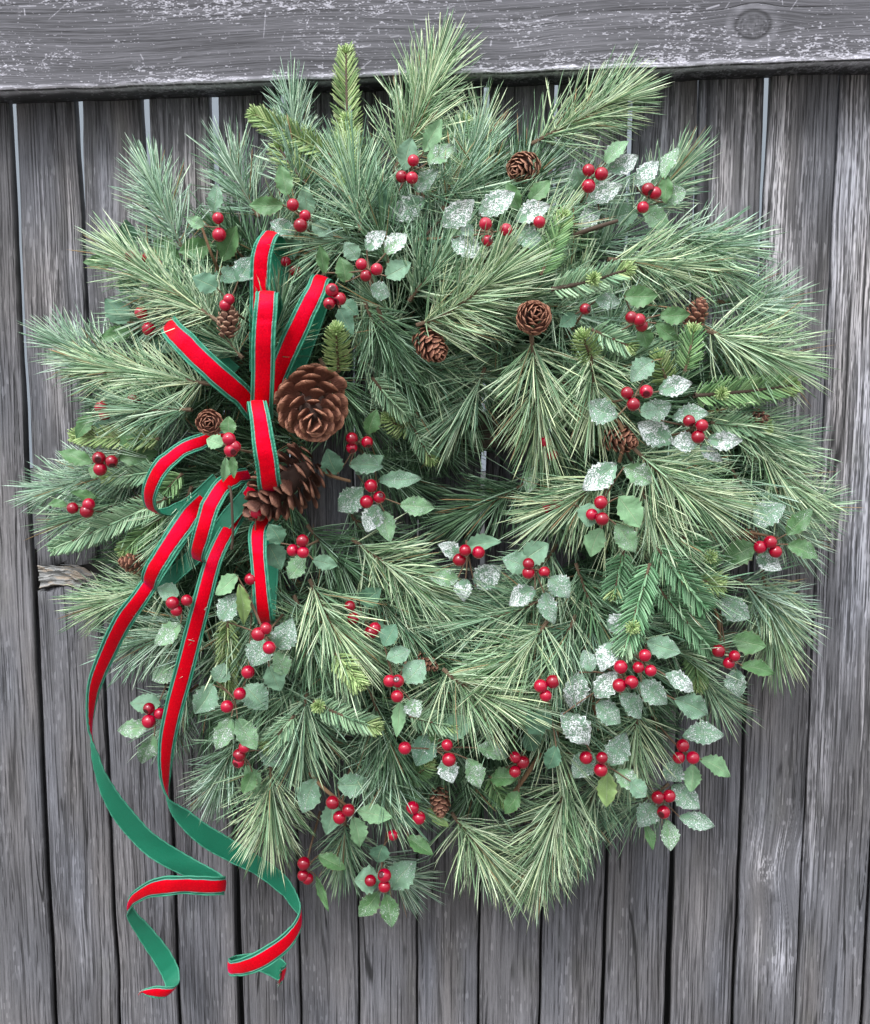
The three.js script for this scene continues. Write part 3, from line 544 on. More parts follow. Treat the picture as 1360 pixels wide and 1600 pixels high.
// one sprig: berries [x, y], leaves [foot x, y, tip x, y, width, kind + frost]
function holly(berries, leaves, dz = 0, label = null) {
  const r = rng(seed++ * 131), all = berries.length ? berries : leaves.map((l) => [l[0], l[1]]);
  const cx = all.reduce((a, b) => a + b[0], 0) / all.length, cy = all.reduce((a, b) => a + b[1], 0) / all.length;
  const z = Math.max(0.03, bulge(cx, cy) + 0.037 + dz), c = P(cx, cy, z - 0.008);
  const g = group('holly_sprig', wreath, c.clone().sub(worldOf(wreath)));
  if (label) g.userData.label = label;
  const stems = [];
  for (const [bx, by, tx, ty, w, code] of leaves) {
    const a = P(bx, by, z - 0.004 - 0.01 * r()), d = Math.hypot(tx - cx, ty - cy), b = P(tx, ty, z - 0.004 + 0.016 * (r() - 0.35) - 0.0002 * Math.max(0, d - 40));
    const kind = code[0], frost = +code[1], y = b.clone().sub(a), len = y.length(); y.normalize();
    const n = camera.position.clone().sub(a).normalize().add(V((r() - 0.5) * 0.7, 0.15 + (r() - 0.4) * 0.6, 0)); const x = y.clone().cross(n).normalize(); n.copy(x).cross(y).normalize();
    const m = new THREE.Mesh(LEAVES[Math.floor(r() * LEAVES.length)], leafMat(kind, frost, Math.floor(r() * (frost ? 3 : 2))));
    m.castShadow = m.receiveShadow = true; m.name = topName('leaf'); const wm = w * mpp(a) * 0.94;
    m.quaternion.setFromRotationMatrix(new THREE.Matrix4().makeBasis(x, y, n)); m.scale.set(wm, len, len * 0.9); m.position.copy(a).sub(c); g.add(m);
    stems.push(tube([c.clone().add(V(0, 0, -0.004)), c.clone().lerp(a, 0.6).add(V(0, 0, -0.004)), a.clone().lerp(b, 0.04)], 0.0008, 0.0006, 5, 6));
  }
  for (const [x, y, k = 1] of berries) {
    const p = P(x, y, z + 0.008 + 0.006 * (r() - 0.5)), m = new THREE.Mesh(berryGeo, berryMats[Math.floor(r() * 3)]), rad = 10.2 * mpp(p) * k * (0.88 + 0.22 * r());
    m.castShadow = m.receiveShadow = true; m.name = topName('berry'); m.scale.setScalar(rad); m.position.copy(p).sub(c);
    m.quaternion.setFromUnitVectors(V(0, 1, 0), V((r() - 0.5) * 2, (r() - 0.6) * 2, r() < 0.15 ? 0.9 : -0.3 - r()).normalize()); g.add(m);
    stems.push(tube([c.clone().add(V(0, 0, -0.004)), c.clone().lerp(p, 0.5).add(V(0, 0, -0.003)), p], 0.0007, 0.0006, 5, 6));
  }
  const q = P(lerp(cx, CX, 0.14) + 20 * (r() - 0.5), lerp(cy, CY, 0.14) + 30 * (r() - 0.5), z - 0.05);
  stems.push(tube([q, q.clone().lerp(c, 0.6).add(V(0, 0, 0.008)), c.clone().add(V(0, 0, -0.003))], 0.0013, 0.0009, 5, 8));
  hang('stem', mergeGeometries(stems), stalkMat, g);
}
holly([[341, 341], [343, 367]], [[333, 332, 338, 286, 26, 's1'], [320, 354, 292, 340, 22, 'p1'], [333, 380, 279, 393, 38, 'g0'], [348, 408, 372, 352, 38, 'g0'], [335, 425, 375, 440, 34, 'd1']], 0.0);
holly([[205, 400], [232, 403], [233, 418]], [[182, 408, 130, 409, 26, 'g0'], [200, 390, 197, 342, 36, 'd0'], [240, 375, 280, 412, 40, 'g0'], [215, 425, 190, 460, 40, 'd0']], -0.012);
holly([[458, 320], [477, 337], [470, 352]], [[444, 320, 387, 319, 32, 'g0'], [450, 306, 438, 256, 30, 'g0'], [482, 340, 476, 288, 32, 's0'], [462, 368, 420, 345, 30, 'd2'], [488, 345, 520, 368, 30, 's1']], 0.004);
holly([[646, 251], [628, 276], [644, 278]], [[632, 268, 644, 214, 36, 's0'], [668, 255, 710, 226, 32, 'p2'], [648, 298, 686, 264, 30, 's2'], [662, 238, 690, 186, 30, 'p0'], [666, 310, 609, 342, 40, 's3'], [600, 335, 596, 282, 24, 'd0']], 0.01);
holly([[565, 413], [589, 421], [572, 431]], [[572, 392, 603, 360, 30, 's3'], [602, 397, 637, 362, 32, 'p3'], [560, 405, 538, 378, 30, 's1'], [540, 442, 532, 400, 32, 'g0'], [602, 432, 642, 408, 38, 's0'], [578, 448, 610, 462, 34, 's2'], [508, 428, 500, 382, 22, 'g0']], 0.02);
holly([[519, 453], [515, 474], [531, 467]], [[536, 470, 560, 490, 30, 'd0'], [530, 480, 552, 520, 28, 'd0']], 0.02);
holly([[759, 350], [791, 359], [762, 376]], [[692, 354, 742, 312, 42, 's3'], [748, 336, 806, 298, 40, 's3'], [706, 370, 752, 400, 46, 's3'], [740, 368, 720, 352, 24, 's2']], 0.014);
holly([[843, 347]], [[806, 346, 860, 320, 38, 's3'], [806, 356, 852, 388, 38, 's2'], [812, 328, 793, 284, 28, 'g0'], [826, 314, 860, 280, 30, 'g0']], 0.012);
holly([[920, 266], [940, 272], [920, 291]], [[945, 256, 982, 216, 28, 'p1'], [948, 268, 1000, 242, 32, 's3'], [914, 320, 974, 288, 34, 's3'], [938, 328, 902, 356, 36, 's3'], [908, 300, 900, 262, 30, 's1']], 0.01);
holly([[1013, 296], [1024, 302], [1005, 324]], [[1036, 280, 1060, 226, 26, 'p2'], [992, 292, 1030, 248, 32, 's3'], [1034, 312, 1074, 298, 36, 'p2'], [998, 332, 952, 344, 36, 's1'], [1004, 326, 1048, 352, 38, 'p1'], [1040, 318, 1042, 272, 26, 'g0']], 0.008);
holly([[358, 468], [352, 477]], [[372, 440, 395, 400, 40, 'd2'], [340, 450, 300, 432, 38, 'd0']], 0.008);
holly([[221, 489], [233, 514]], [[207, 518, 155, 528, 28, 'g0'], [200, 505, 165, 466, 40, 'd0'], [235, 535, 280, 545, 34, 'd0']], -0.01);
holly([[159, 637], [164, 648], [210, 624]], [[210, 660, 194, 622, 30, 'g0'], [146, 648, 116, 684, 28, 'g0'], [180, 660, 155, 690, 40, 's1'], [190, 665, 235, 680, 34, 'd0']], -0.008);
holly([[155, 716], [175, 721], [157, 733]], [[146, 724, 90, 702, 28, 'g0'], [184, 716, 248, 706, 34, 'g0'], [160, 738, 138, 732, 28, 'g0'], [188, 700, 215, 672, 34, 'g0']], 0.012);
holly([[114, 794], [139, 788], [136, 799]], [[152, 778, 110, 769, 18, 'g0'], [106, 790, 74, 786, 16, 'g0']], 0.014);
holly([[358, 686], [367, 698], [361, 704]], [[360, 682, 357, 650, 27, 'g0'], [349, 696, 322, 684, 28, 'p0'], [353, 714, 349, 754, 17, 'p0'], [363, 712, 366, 748, 15, 'g0']], 0.04);
holly([[550, 685], [550, 700], [574, 691]], [[528, 742, 512, 702, 38, 'd0'], [545, 726, 600, 730, 34, 's1'], [575, 680, 590, 640, 28, 'g0']], 0.02);
holly([[580, 759], [593, 777], [573, 784]], [[568, 762, 527, 798, 44, 's2'], [590, 788, 572, 832, 38, 's3'], [600, 797, 611, 846, 33, 'p1'], [624, 788, 680, 794, 33, 'p1'], [590, 750, 660, 746, 30, 's1'], [555, 740, 600, 712, 32, 's0']], 0.026);
holly([[473, 845], [458, 860], [474, 863]], [[478, 868, 450, 904, 34, 'p1'], [488, 874, 528, 884, 26, 's0'], [440, 850, 420, 820, 34, 'd0']], 0.02);
holly([[270, 942], [292, 938], [276, 954]], [[284, 974, 242, 1008, 35, 'p2'], [280, 930, 245, 918, 32, 's1'], [300, 950, 330, 930, 30, 's1']], 0.012);
holly([[416, 982], [404, 991], [421, 1012]], [[432, 1014, 456, 968, 44, 's2'], [410, 996, 394, 1042, 46, 's2'], [430, 1018, 446, 1058, 34, 'p1'], [372, 898, 338, 930, 32, 'p0'], [374, 912, 382, 978, 24, 'o0'], [345, 970, 372, 926, 40, 's2'], [420, 1040, 440, 1080, 36, 's0']], 0.02);
holly([[233, 1107], [250, 1115], [233, 1127]], [[252, 1100, 202, 1096, 36, 's0'], [232, 1136, 183, 1142, 31, 'p2'], [242, 1148, 221, 1197, 32, 'p2'], [272, 1042, 236, 1062, 38, 'p2']], 0.008);
holly([[355, 1104], [375, 1084]], [[362, 1120, 338, 1172, 34, 'p2'], [370, 1122, 402, 1172, 36, 'p1'], [334, 1068, 304, 1116, 42, 's1'], [382, 1070, 418, 1108, 46, 's1'], [338, 1066, 350, 1036, 34, 's1']], 0.018);
holly([[382, 1168], [374, 1180], [373, 1191]], [[405, 1172, 440, 1196, 38, 's2'], [385, 1195, 402, 1240, 28, 'p0'], [395, 1205, 380, 1240, 28, 'g0']], 0.02);
holly([[727, 860], [748, 863], [718, 875]], [[720, 872, 686, 850, 30, 's3'], [728, 856, 782, 846, 30, 's0'], [718, 902, 671, 902, 29, 'p2'], [728, 903, 724, 940, 31, 's3'], [742, 918, 784, 886, 44, 's3']], 0.03);
holly([[826, 881], [826, 895], [851, 894]], [[826, 890, 786, 872, 40, 's1'], [818, 876, 858, 850, 42, 's0'], [838, 920, 794, 946, 36, 's3'], [850, 924, 864, 976, 33, 's2'], [858, 902, 890, 934, 40, 's2']], 0.03);
holly([[609, 1064], [622, 1064], [621, 1088]], [[632, 1066, 662, 1030, 44, 's1'], [640, 1092, 656, 1120, 33, 'p3'], [626, 1096, 620, 1152, 24, 'p0'], [604, 1030, 642, 1016, 32, 's1'], [600, 1010, 620, 975, 34, 'd0']], 0.02);
holly([[586, 982], [580, 988], [547, 947], [552, 966]], [[560, 940, 595, 920, 36, 'd0'], [590, 970, 600, 1010, 30, 'd0']], -0.012);
holly([[699, 1164], [702, 1187], [633, 1169, 0.95]], [[670, 1146, 650, 1198, 44, 'd1'], [694, 1184, 708, 1224, 36, 's3'], [744, 1168, 799, 1180, 33, 'p2'], [730, 1184, 750, 1232, 35, 'p2'], [694, 1146, 742, 1124, 40, 's0'], [690, 1160, 672, 1130, 30, 'g0']], 0.012);
holly([[805, 1183], [817, 1191], [805, 1206]], [[764, 1216, 810, 1214, 34, 'g0'], [812, 1236, 786, 1272, 30, 'g0'], [820, 1170, 850, 1140, 32, 'd0']], 0.0);
holly([[520, 1254], [545, 1266], [531, 1277]], [[526, 1226, 580, 1222, 40, 's1'], [520, 1250, 511, 1306, 36, 's0'], [558, 1266, 614, 1278, 32, 'p0'], [552, 1276, 566, 1326, 32, 'p0'], [492, 1216, 474, 1270, 44, 's1']], 0.02);
holly([[601, 1368], [579, 1376], [601, 1385]], [[612, 1390, 650, 1346, 46, 's1'], [594, 1376, 554, 1376, 44, 's0'], [593, 1392, 560, 1432, 32, 'g1'], [603, 1396, 613, 1449, 32, 'g1']], 0.008);
holly([[645, 1262], [655, 1278], [614, 1305, 0.9]], [[618, 1252, 656, 1294, 38, 'd0'], [636, 1306, 678, 1334, 28, 'g0'], [640, 1250, 660, 1240, 24, 'g0'], [668, 1262, 702, 1292, 20, 'o0'], [600, 1320, 590, 1350, 34, 'd0']], 0.0);
holly([[475, 1349], [481, 1373], [474, 1368]], [[496, 1336, 542, 1358, 26, 'g0'], [494, 1368, 514, 1424, 14, 'g0']], 0.006);
holly([[1010, 612], [990, 632], [980, 614]], [[1028, 612, 1084, 598, 35, 's3'], [1022, 562, 986, 596, 38, 's1'], [966, 652, 918, 628, 44, 's2'], [1000, 645, 1030, 640, 30, 's1']], 0.026);
holly([[1077, 658], [1097, 665], [1091, 683]], [[1008, 652, 1050, 632, 38, 's2'], [1050, 654, 1108, 645, 34, 's2'], [1052, 692, 996, 660, 44, 's3'], [1092, 690, 1048, 692, 36, 's3'], [1104, 686, 1162, 688, 32, 's3'], [1094, 696, 1130, 721, 22, 's3']], 0.026);
holly([[939, 785], [925, 804], [941, 811]], [[964, 724, 910, 766, 44, 's3'], [974, 728, 1020, 756, 38, 'p2'], [966, 775, 1000, 824, 50, 'p0'], [925, 786, 918, 824, 42, 's0'], [941, 824, 922, 870, 36, 'p0'], [962, 818, 992, 864, 38, 'p1']], 0.036);
holly([[1188, 855], [1204, 847], [1212, 862]], [[1178, 822, 1228, 788, 46, 's2'], [1228, 836, 1270, 794, 32, 'g1'], [1230, 850, 1282, 870, 33, 'g1'], [1182, 868, 1222, 892, 32, 's3'], [1180, 852, 1128, 874, 44, 'g0'], [1140, 850, 1110, 828, 32, 'd0']], 0.012);
holly([[1123, 1017], [1148, 1025], [1139, 1036]], [[1144, 998, 1198, 1010, 40, 'g0'], [1158, 1040, 1214, 1052, 28, 'g0'], [1150, 1044, 1155, 1092, 36, 's2'], [1124, 938, 1172, 966, 42, 's2'], [1110, 1000, 1100, 965, 34, 'd1']], 0.006);
holly([[1008, 1024], [998, 1043], [1017, 1048]], [[1010, 1002, 1064, 1020, 38, 's1'], [1038, 1054, 1090, 1078, 34, 's3'], [1000, 1064, 1046, 1100, 40, 's2'], [960, 1002, 938, 1048, 40, 's3'], [950, 985, 985, 965, 34, 's3']], 0.03);
holly([[970, 1042], [987, 1066], [968, 1071]], [[968, 1084, 1004, 1124, 38, 's2'], [930, 1090, 964, 1048, 38, 's3'], [906, 1048, 894, 1112, 42, 's3'], [878, 1114, 922, 1168, 46, 's3'], [930, 1098, 970, 1130, 42, 's2'], [925, 1050, 912, 1015, 30, 's2'], [1054, 1092, 1107, 1118, 42, 's1']], 0.026);
holly([[1067, 1165], [1061, 1184], [1083, 1184]], [[1066, 1150, 1132, 1148, 40, 's2'], [1095, 1186, 1145, 1213, 33, 'p0'], [1084, 1194, 1080, 1238, 31, 'p0'], [1062, 1190, 1040, 1220, 38, 's2']], 0.008);
holly([[916, 1184], [941, 1184], [939, 1203]], [[952, 1196, 978, 1144, 42, 's2'], [928, 1176, 896, 1216, 42, 's2'], [950, 1206, 948, 1262, 33, 'o0'], [960, 1204, 1008, 1234, 33, 'p2'], [985, 1220, 1010, 1245, 34, 's1']], 0.022);
holly([[1028, 1246], [1046, 1244], [1037, 1269]], [[1050, 1226, 1094, 1264, 40, 's2'], [1024, 1256, 998, 1290, 40, 's2'], [1060, 1276, 1118, 1292, 30, 's2'], [1042, 1280, 1048, 1330, 31, 'p2'], [1008, 1288, 1022, 1328, 18, 'g0']], 0.008);
holly([[845, 1072], [864, 1065], [853, 1087]], [[846, 1150, 826, 1110, 36, 'd0'], [840, 1105, 860, 1140, 30, 'd0'], [870, 1165, 855, 1205, 30, 'd0']], 0.01);
holly([[987, 496], [1003, 509], [999, 500]], [[974, 462, 1030, 460, 38, 'g0'], [1030, 492, 1080, 490, 31, 'g0'], [1024, 504, 1062, 532, 27, 'g0'], [1000, 512, 1012, 545, 30, 'g0']], 0.012);
holly([[915, 483, 0.85]], [[930, 470, 970, 472, 28, 's2'], [900, 490, 875, 510, 26, 'd0']], 0.0);
holly([[863, 711], [854, 690]], [[836, 728, 824, 772, 28, 'p2'], [856, 735, 862, 775, 26, 'g0']], -0.004);
holly([[856, 792], [872, 788]], [[868, 800, 900, 830, 26, 'd0']], -0.01);
holly([[447, 409, 0.9], [462, 424, 0.9]], [[440, 400, 470, 380, 36, 'd0'], [450, 425, 490, 440, 40, 'd0']], -0.045);
holly([[392, 905], [388, 1050], [400, 800]], [[420, 850, 440, 890, 40, 'd0'], [395, 930, 420, 960, 40, 'd1']], -0.01);

// pine cones --------------------------------------------------------
function scaleGeo(v) { // one woody scale: 1 long along y, thickening to a rounded lip
  const r = rng(500 + v), nu = 8, nv = 6, pos = [], col = [], cuv = [], idx = [];
  for (const face of [1, -1]) for (let i = 0; i <= nu; i++) for (let j = 0; j <= nv; j++) {
    const t = i / nu, s = j / nv * 2 - 1, half = (0.2 + 0.36 * sstep(0.1, 0.7, t)) * Math.sqrt(Math.max(0, 1 - Math.pow(clamp((t - 0.62) / 0.38), 2.4) * 0.9));
    const th = (0.035 + 0.05 * sstep(0.35, 0.88, t)) * (1 - Math.pow(Math.abs(s), 3)) * (t > 0.96 ? 0.35 : 1);
    const x = s * half, z = 0.24 * t * t + 0.12 * x * x + face * th + (r() - 0.5) * 0.012 + (face > 0 && t > 0.75 ? 0.05 * Math.exp(-s * s * 8) : 0);
    pos.push(x, t, z); cuv.push(s * 0.5 + 0.5, t);
    const lip = sstep(0.8, 0.95, t + 0.12 * Math.abs(s) ** 3 * t + 0.04 * (r() - 0.5)), g = 0.85 + 0.3 * r(), c = [lerp(0.13, 0.38, lip) * g, lerp(0.06, 0.22, lip) * g, lerp(0.042, 0.15, lip) * g]; col.push(...c);
  }
  const W = nv + 1, H = (nu + 1) * W;
  for (let i = 0; i < nu; i++) for (let j = 0; j < nv; j++) { const a = i * W + j, b = a + 1, c = a + W, d = c + 1; idx.push(a, b, c, b, d, c, a + H, c + H, b + H, b + H, c + H, d + H); }
  for (let j = 0; j < nv; j++) { const a = nu * W + j, b = a + 1; idx.push(a, b, a + H, b, b + H, a + H); }
  const g = new THREE.BufferGeometry(); g.setAttribute('position', new THREE.Float32BufferAttribute(pos, 3)); g.setAttribute('color', new THREE.Float32BufferAttribute(col, 3)); g.setAttribute('uv', new THREE.Float32BufferAttribute(cuv, 2)); g.setIndex(idx); g.computeVertexNormals(); return g;
}
const SCALES = [0, 1, 2, 3].map(scaleGeo);
const coneBump = textures(64, 64, (i, j) => { const f = fbm(i * 0.3, j * 0.1); return [f, f, f, f]; });
const coneMats = { red: [1.35, 1.08, 0.98], tan: [1.7, 1.75, 1.7], mid: [1.35, 1.18, 1.08], dark: [0.78, 0.62, 0.58], big: [1.12, 0.86, 0.76] };
for (const k in coneMats) coneMats[k] = new THREE.MeshPhysicalMaterial({ vertexColors: true, color: new THREE.Color(...coneMats[k]), roughness: 0.66, bumpMap: coneBump.bump, bumpScale: 0.0008, side: THREE.DoubleSide });
const coreMat = new THREE.MeshStandardMaterial({ color: new THREE.Color(0.05, 0.025, 0.018), roughness: 0.9 });
// a cone whose middle is seen at (px, py); axis points from its foot to its tip in photograph directions (x right, y down, z to the eye)
function cone(px, py, dz, radiusPx, lenRatio, axis, n, tone, single, open, label) {
  const r = rng(seed++ * 19), c = P(px, py, bulge(px, py) + dz + (single ? 0 : 0.01)), R = radiusPx * mpp(c), len = R * 2 * lenRatio;
  const ax = RIGHT.clone().multiplyScalar(axis[0]).addScaledVector(UP, -axis[1]).addScaledVector(FWD, -axis[2]).normalize(), [u, v] = basis(ax), q = V(0, 0, 0);
  const g = group('pine_cone', wreath, c.clone().sub(worldOf(wreath))); if (label) g.userData.label = label;
  const parts = [];
  for (let i = 0; i < n; i++) {
    const t = (i + 0.5) / n, az = i * 2.39996 + (single ? 0.34 : 0.2) * (r() - 0.5), along = lerp(-0.5, 0.46, Math.pow(t, 0.95)) * len;
    const prof = Math.pow(Math.sin(Math.PI * (0.2 + 0.78 * Math.pow(t, 0.9))), 0.75) * (0.9 + 0.1 * r()) , el = (single ? lerp(-6, 44, t) + 34 * sstep(0.8, 1, t) : lerp(lerp(24, 2, open), lerp(86, 80, open), Math.pow(t, lerp(0.9, 0.85, open)))) * DEG + (single ? 0.5 : 0.2) * (r() - 0.5);
    q.copy(u).multiplyScalar(Math.cos(az)).addScaledVector(v, Math.sin(az));
    const y = q.clone().multiplyScalar(Math.cos(el)).addScaledVector(ax, Math.sin(el)).normalize(), z = ax.clone().multiplyScalar(Math.cos(el)).addScaledVector(q, -Math.sin(el)), x = y.clone().cross(z);
    const L = R * (single ? 0.6 : 0.6) * (0.55 + 0.45 * prof) * (0.88 + 0.24 * r()), o = ax.clone().multiplyScalar(along).addScaledVector(q, R * prof * (0.94 + 0.12 * r()) - L * Math.cos(el));
    const m4 = new THREE.Matrix4().makeBasis(x.multiplyScalar(L * (single ? 0.74 : 0.9) * (0.95 + 0.16 * r())), y.multiplyScalar(L), z.multiplyScalar(L * 0.8)).setPosition(o), geo = SCALES[Math.floor(r() * 4)];
    if (single) { const m = new THREE.Mesh(geo, coneMats[tone]); m.name = topName('scale'); m.castShadow = m.receiveShadow = true; m4.decompose(m.position, m.quaternion, m.scale); g.add(m); } else parts.push(geo.clone().applyMatrix4(m4));
  }
  if (!single) { const s = mesh('scales', mergeGeometries(parts), coneMats[tone], g); s.userData.kind = 'stuff'; }
  const core = new THREE.SphereGeometry(1, 12, 10); core.scale(R * 0.34, len * 0.46, R * 0.34); const m = mesh('core', core, coreMat, g); m.quaternion.setFromUnitVectors(V(0, 1, 0), ax);
}
cone(488, 634, 0.035, 64, 0.95, [0.14, 0.5, 0.85], 58, 'big', true, 0.9, 'large open pine cone, the upper of two beside the bow');
cone(445, 758, 0.03, 58, 1.1, [-0.7, 0.62, 0.35], 70, 'dark', true, 1.0, 'large dark open pine cone, the lower of two beside the bow');
cone(819, 261, 0.02, 27, 1.1, [-0.5, 0.45, 0.7], 62, 'mid', false, 0.45);
cone(833, 497, 0.04, 31, 0.9, [0.12, -0.08, 1], 66, 'red', false, 0.4);
cone(672, 539, 0.035, 26, 1.2, [0.55, 0.62, 0.5], 66, 'red', false, 0.3);
cone(357, 505, 0.03, 21, 1.2, [0.1, -0.9, 0.3], 48, 'tan', false, 0.3);
cone(328, 660, 0.028, 24, 0.9, [0.1, 0.1, 1], 56, 'red', false, 0.6);
cone(1087, 494, 0.012, 21, 1.25, [0.35, -0.9, 0.2], 46, 'red', false, 0.6);
cone(967, 686, 0.015, 25, 1.1, [0.6, 0.2, 0.6], 54, 'red', false, 0.5);
cone(1178, 655, 0.01, 17, 1.2, [0.8, -0.1, 0.4], 40, 'dark', false, 0.6);
cone(213, 881, 0.006, 19, 1.2, [-0.9, -0.2, 0.4], 46, 'red', false, 0.7);
cone(687, 1250, 0.0, 19, 1.2, [0.1, 0.9, 0.45], 52, 'mid', false, 0.4);
cone(666, 1034, 0.0, 15, 1.3, [0.8, 0.5, 0.3], 40, 'mid', false, 0.6);
cone(1163, 840, 0.0, 16, 1.2, [0.7, -0.2, 0.5], 40, 'red', false, 0.8);

// bare twigs
for (const [pts, r0, mat] of [
  [[[898, 368, 0.13], [930, 356, 0.14], [965, 345, 0.13]], 0.0022, 'dark'], [[[634, 380, 0.1], [664, 374, 0.12], [702, 373, 0.118]], 0.0018, 'twig'], [[[640, 385, 0.1], [665, 368, 0.12], [690, 342, 0.11]], 0.0014, 'dark'],
  [[[495, 728, 0.12], [515, 742, 0.125], [548, 752, 0.13]], 0.002, 'twig'], [[[935, 655, 0.12], [968, 660, 0.15], [975, 690, 0.155], [968, 722, 0.15]], 0.0022, 'twig'], [[[960, 650, 0.12], [985, 672, 0.152], [978, 700, 0.152], [1000, 735, 0.12]], 0.0017, 'dark'],
  [[[845, 1178, 0.1], [820, 1215, 0.12], [795, 1250, 0.1]], 0.0024, 'twig'], [[[912, 1050, 0.1], [925, 1090, 0.12], [935, 1140, 0.11]], 0.002, 'twig'], [[[485, 1208, 0.1], [510, 1235, 0.125], [540, 1258, 0.12]], 0.0022, 'twig'],
  [[[600, 1050, 0.09], [604, 1000, 0.1], [598, 960, 0.1], [560, 940, 0.08]], 0.0016, 'twig'], [[[345, 430, 0.1], [330, 395, 0.12], [316, 356, 0.12]], 0.0016, 'twig'], [[[1125, 1000, 0.1], [1120, 960, 0.12], [1098, 920, 0.1]], 0.0018, 'twig'],
  [[[640, 985, 0.06], [680, 998, 0.05], [720, 1002, 0.05]], 0.004, 'twig'], [[[1120, 832, 0.1], [1165, 832, 0.12], [1215, 840, 0.1]], 0.0015, 'twig'], [[[870, 1165, 0.1], [875, 1130, 0.12], [910, 1100, 0.11]], 0.002, 'twig'],
]) hang('twig', tube(pts.map((p) => P(...p)), r0, r0 * 0.7, 6, 14), mat === 'dark' ? darkStemMat : twigMat, wreath);

// ---------------------------------------------------------------- the bow
const bow = group('ribbon_bow', scene, P(402, 700, 0.12));
bow.userData = { label: 'red velvet bow with green wired edges and two long curling tails', category: 'bow' };
const greenTex = textures(128, 128, (i, j) => { const w = 0.5 + 0.5 * Math.sin(i * 1.57), f = noise(i * 0.25, j * 0.9), L = 0.82 + 0.16 * w + 0.16 * (f - 0.5); return [0.005 * L, 0.195 * L, 0.105 * L, 0.5 * w + 0.4 * f]; });
const velvetTex = textures(128, 128, (i, j) => { const f = fbm(i * 0.16, j * 0.16), n = hash(i, j), L = 0.62 + 0.45 * f + 0.22 * fbm(i * 0.04, j * 0.05 + 7) + 0.2 * (n - 0.5); return [0.66 * L, 0.001 * L, 0.004 * L, 0.5 * n + 0.5 * f]; });
for (const t of [greenTex.map, greenTex.bump, velvetTex.map, velvetTex.bump]) t.repeat.set(40, 40);
const greenMat = new THREE.MeshPhysicalMaterial({ map: greenTex.map, bumpMap: greenTex.bump, bumpScale: 0.0003, roughness: 0.5, side: THREE.DoubleSide, sheen: 0.3, sheenRoughness: 0.5, sheenColor: new THREE.Color(0.1, 0.7, 0.4) });
const velvetMat = new THREE.MeshPhysicalMaterial({ map: velvetTex.map, bumpMap: velvetTex.bump, bumpScale: 0.0004, roughness: 0.46, specularIntensity: 1, specularColor: new THREE.Color(1, 0.03, 0.45), side: THREE.DoubleSide, sheen: 1, sheenRoughness: 0.42, sheenColor: new THREE.Color(1, 0.02, 0.4) });
const threadMat = new THREE.MeshStandardMaterial({ color: new THREE.Color(0.17, 0.33, 0.29), roughness: 0.7 });
const edgeMat = new THREE.MeshStandardMaterial({ color: new THREE.Color(0.05, 0.27, 0.17), roughness: 0.7 });
const RIBBON_W = 40;
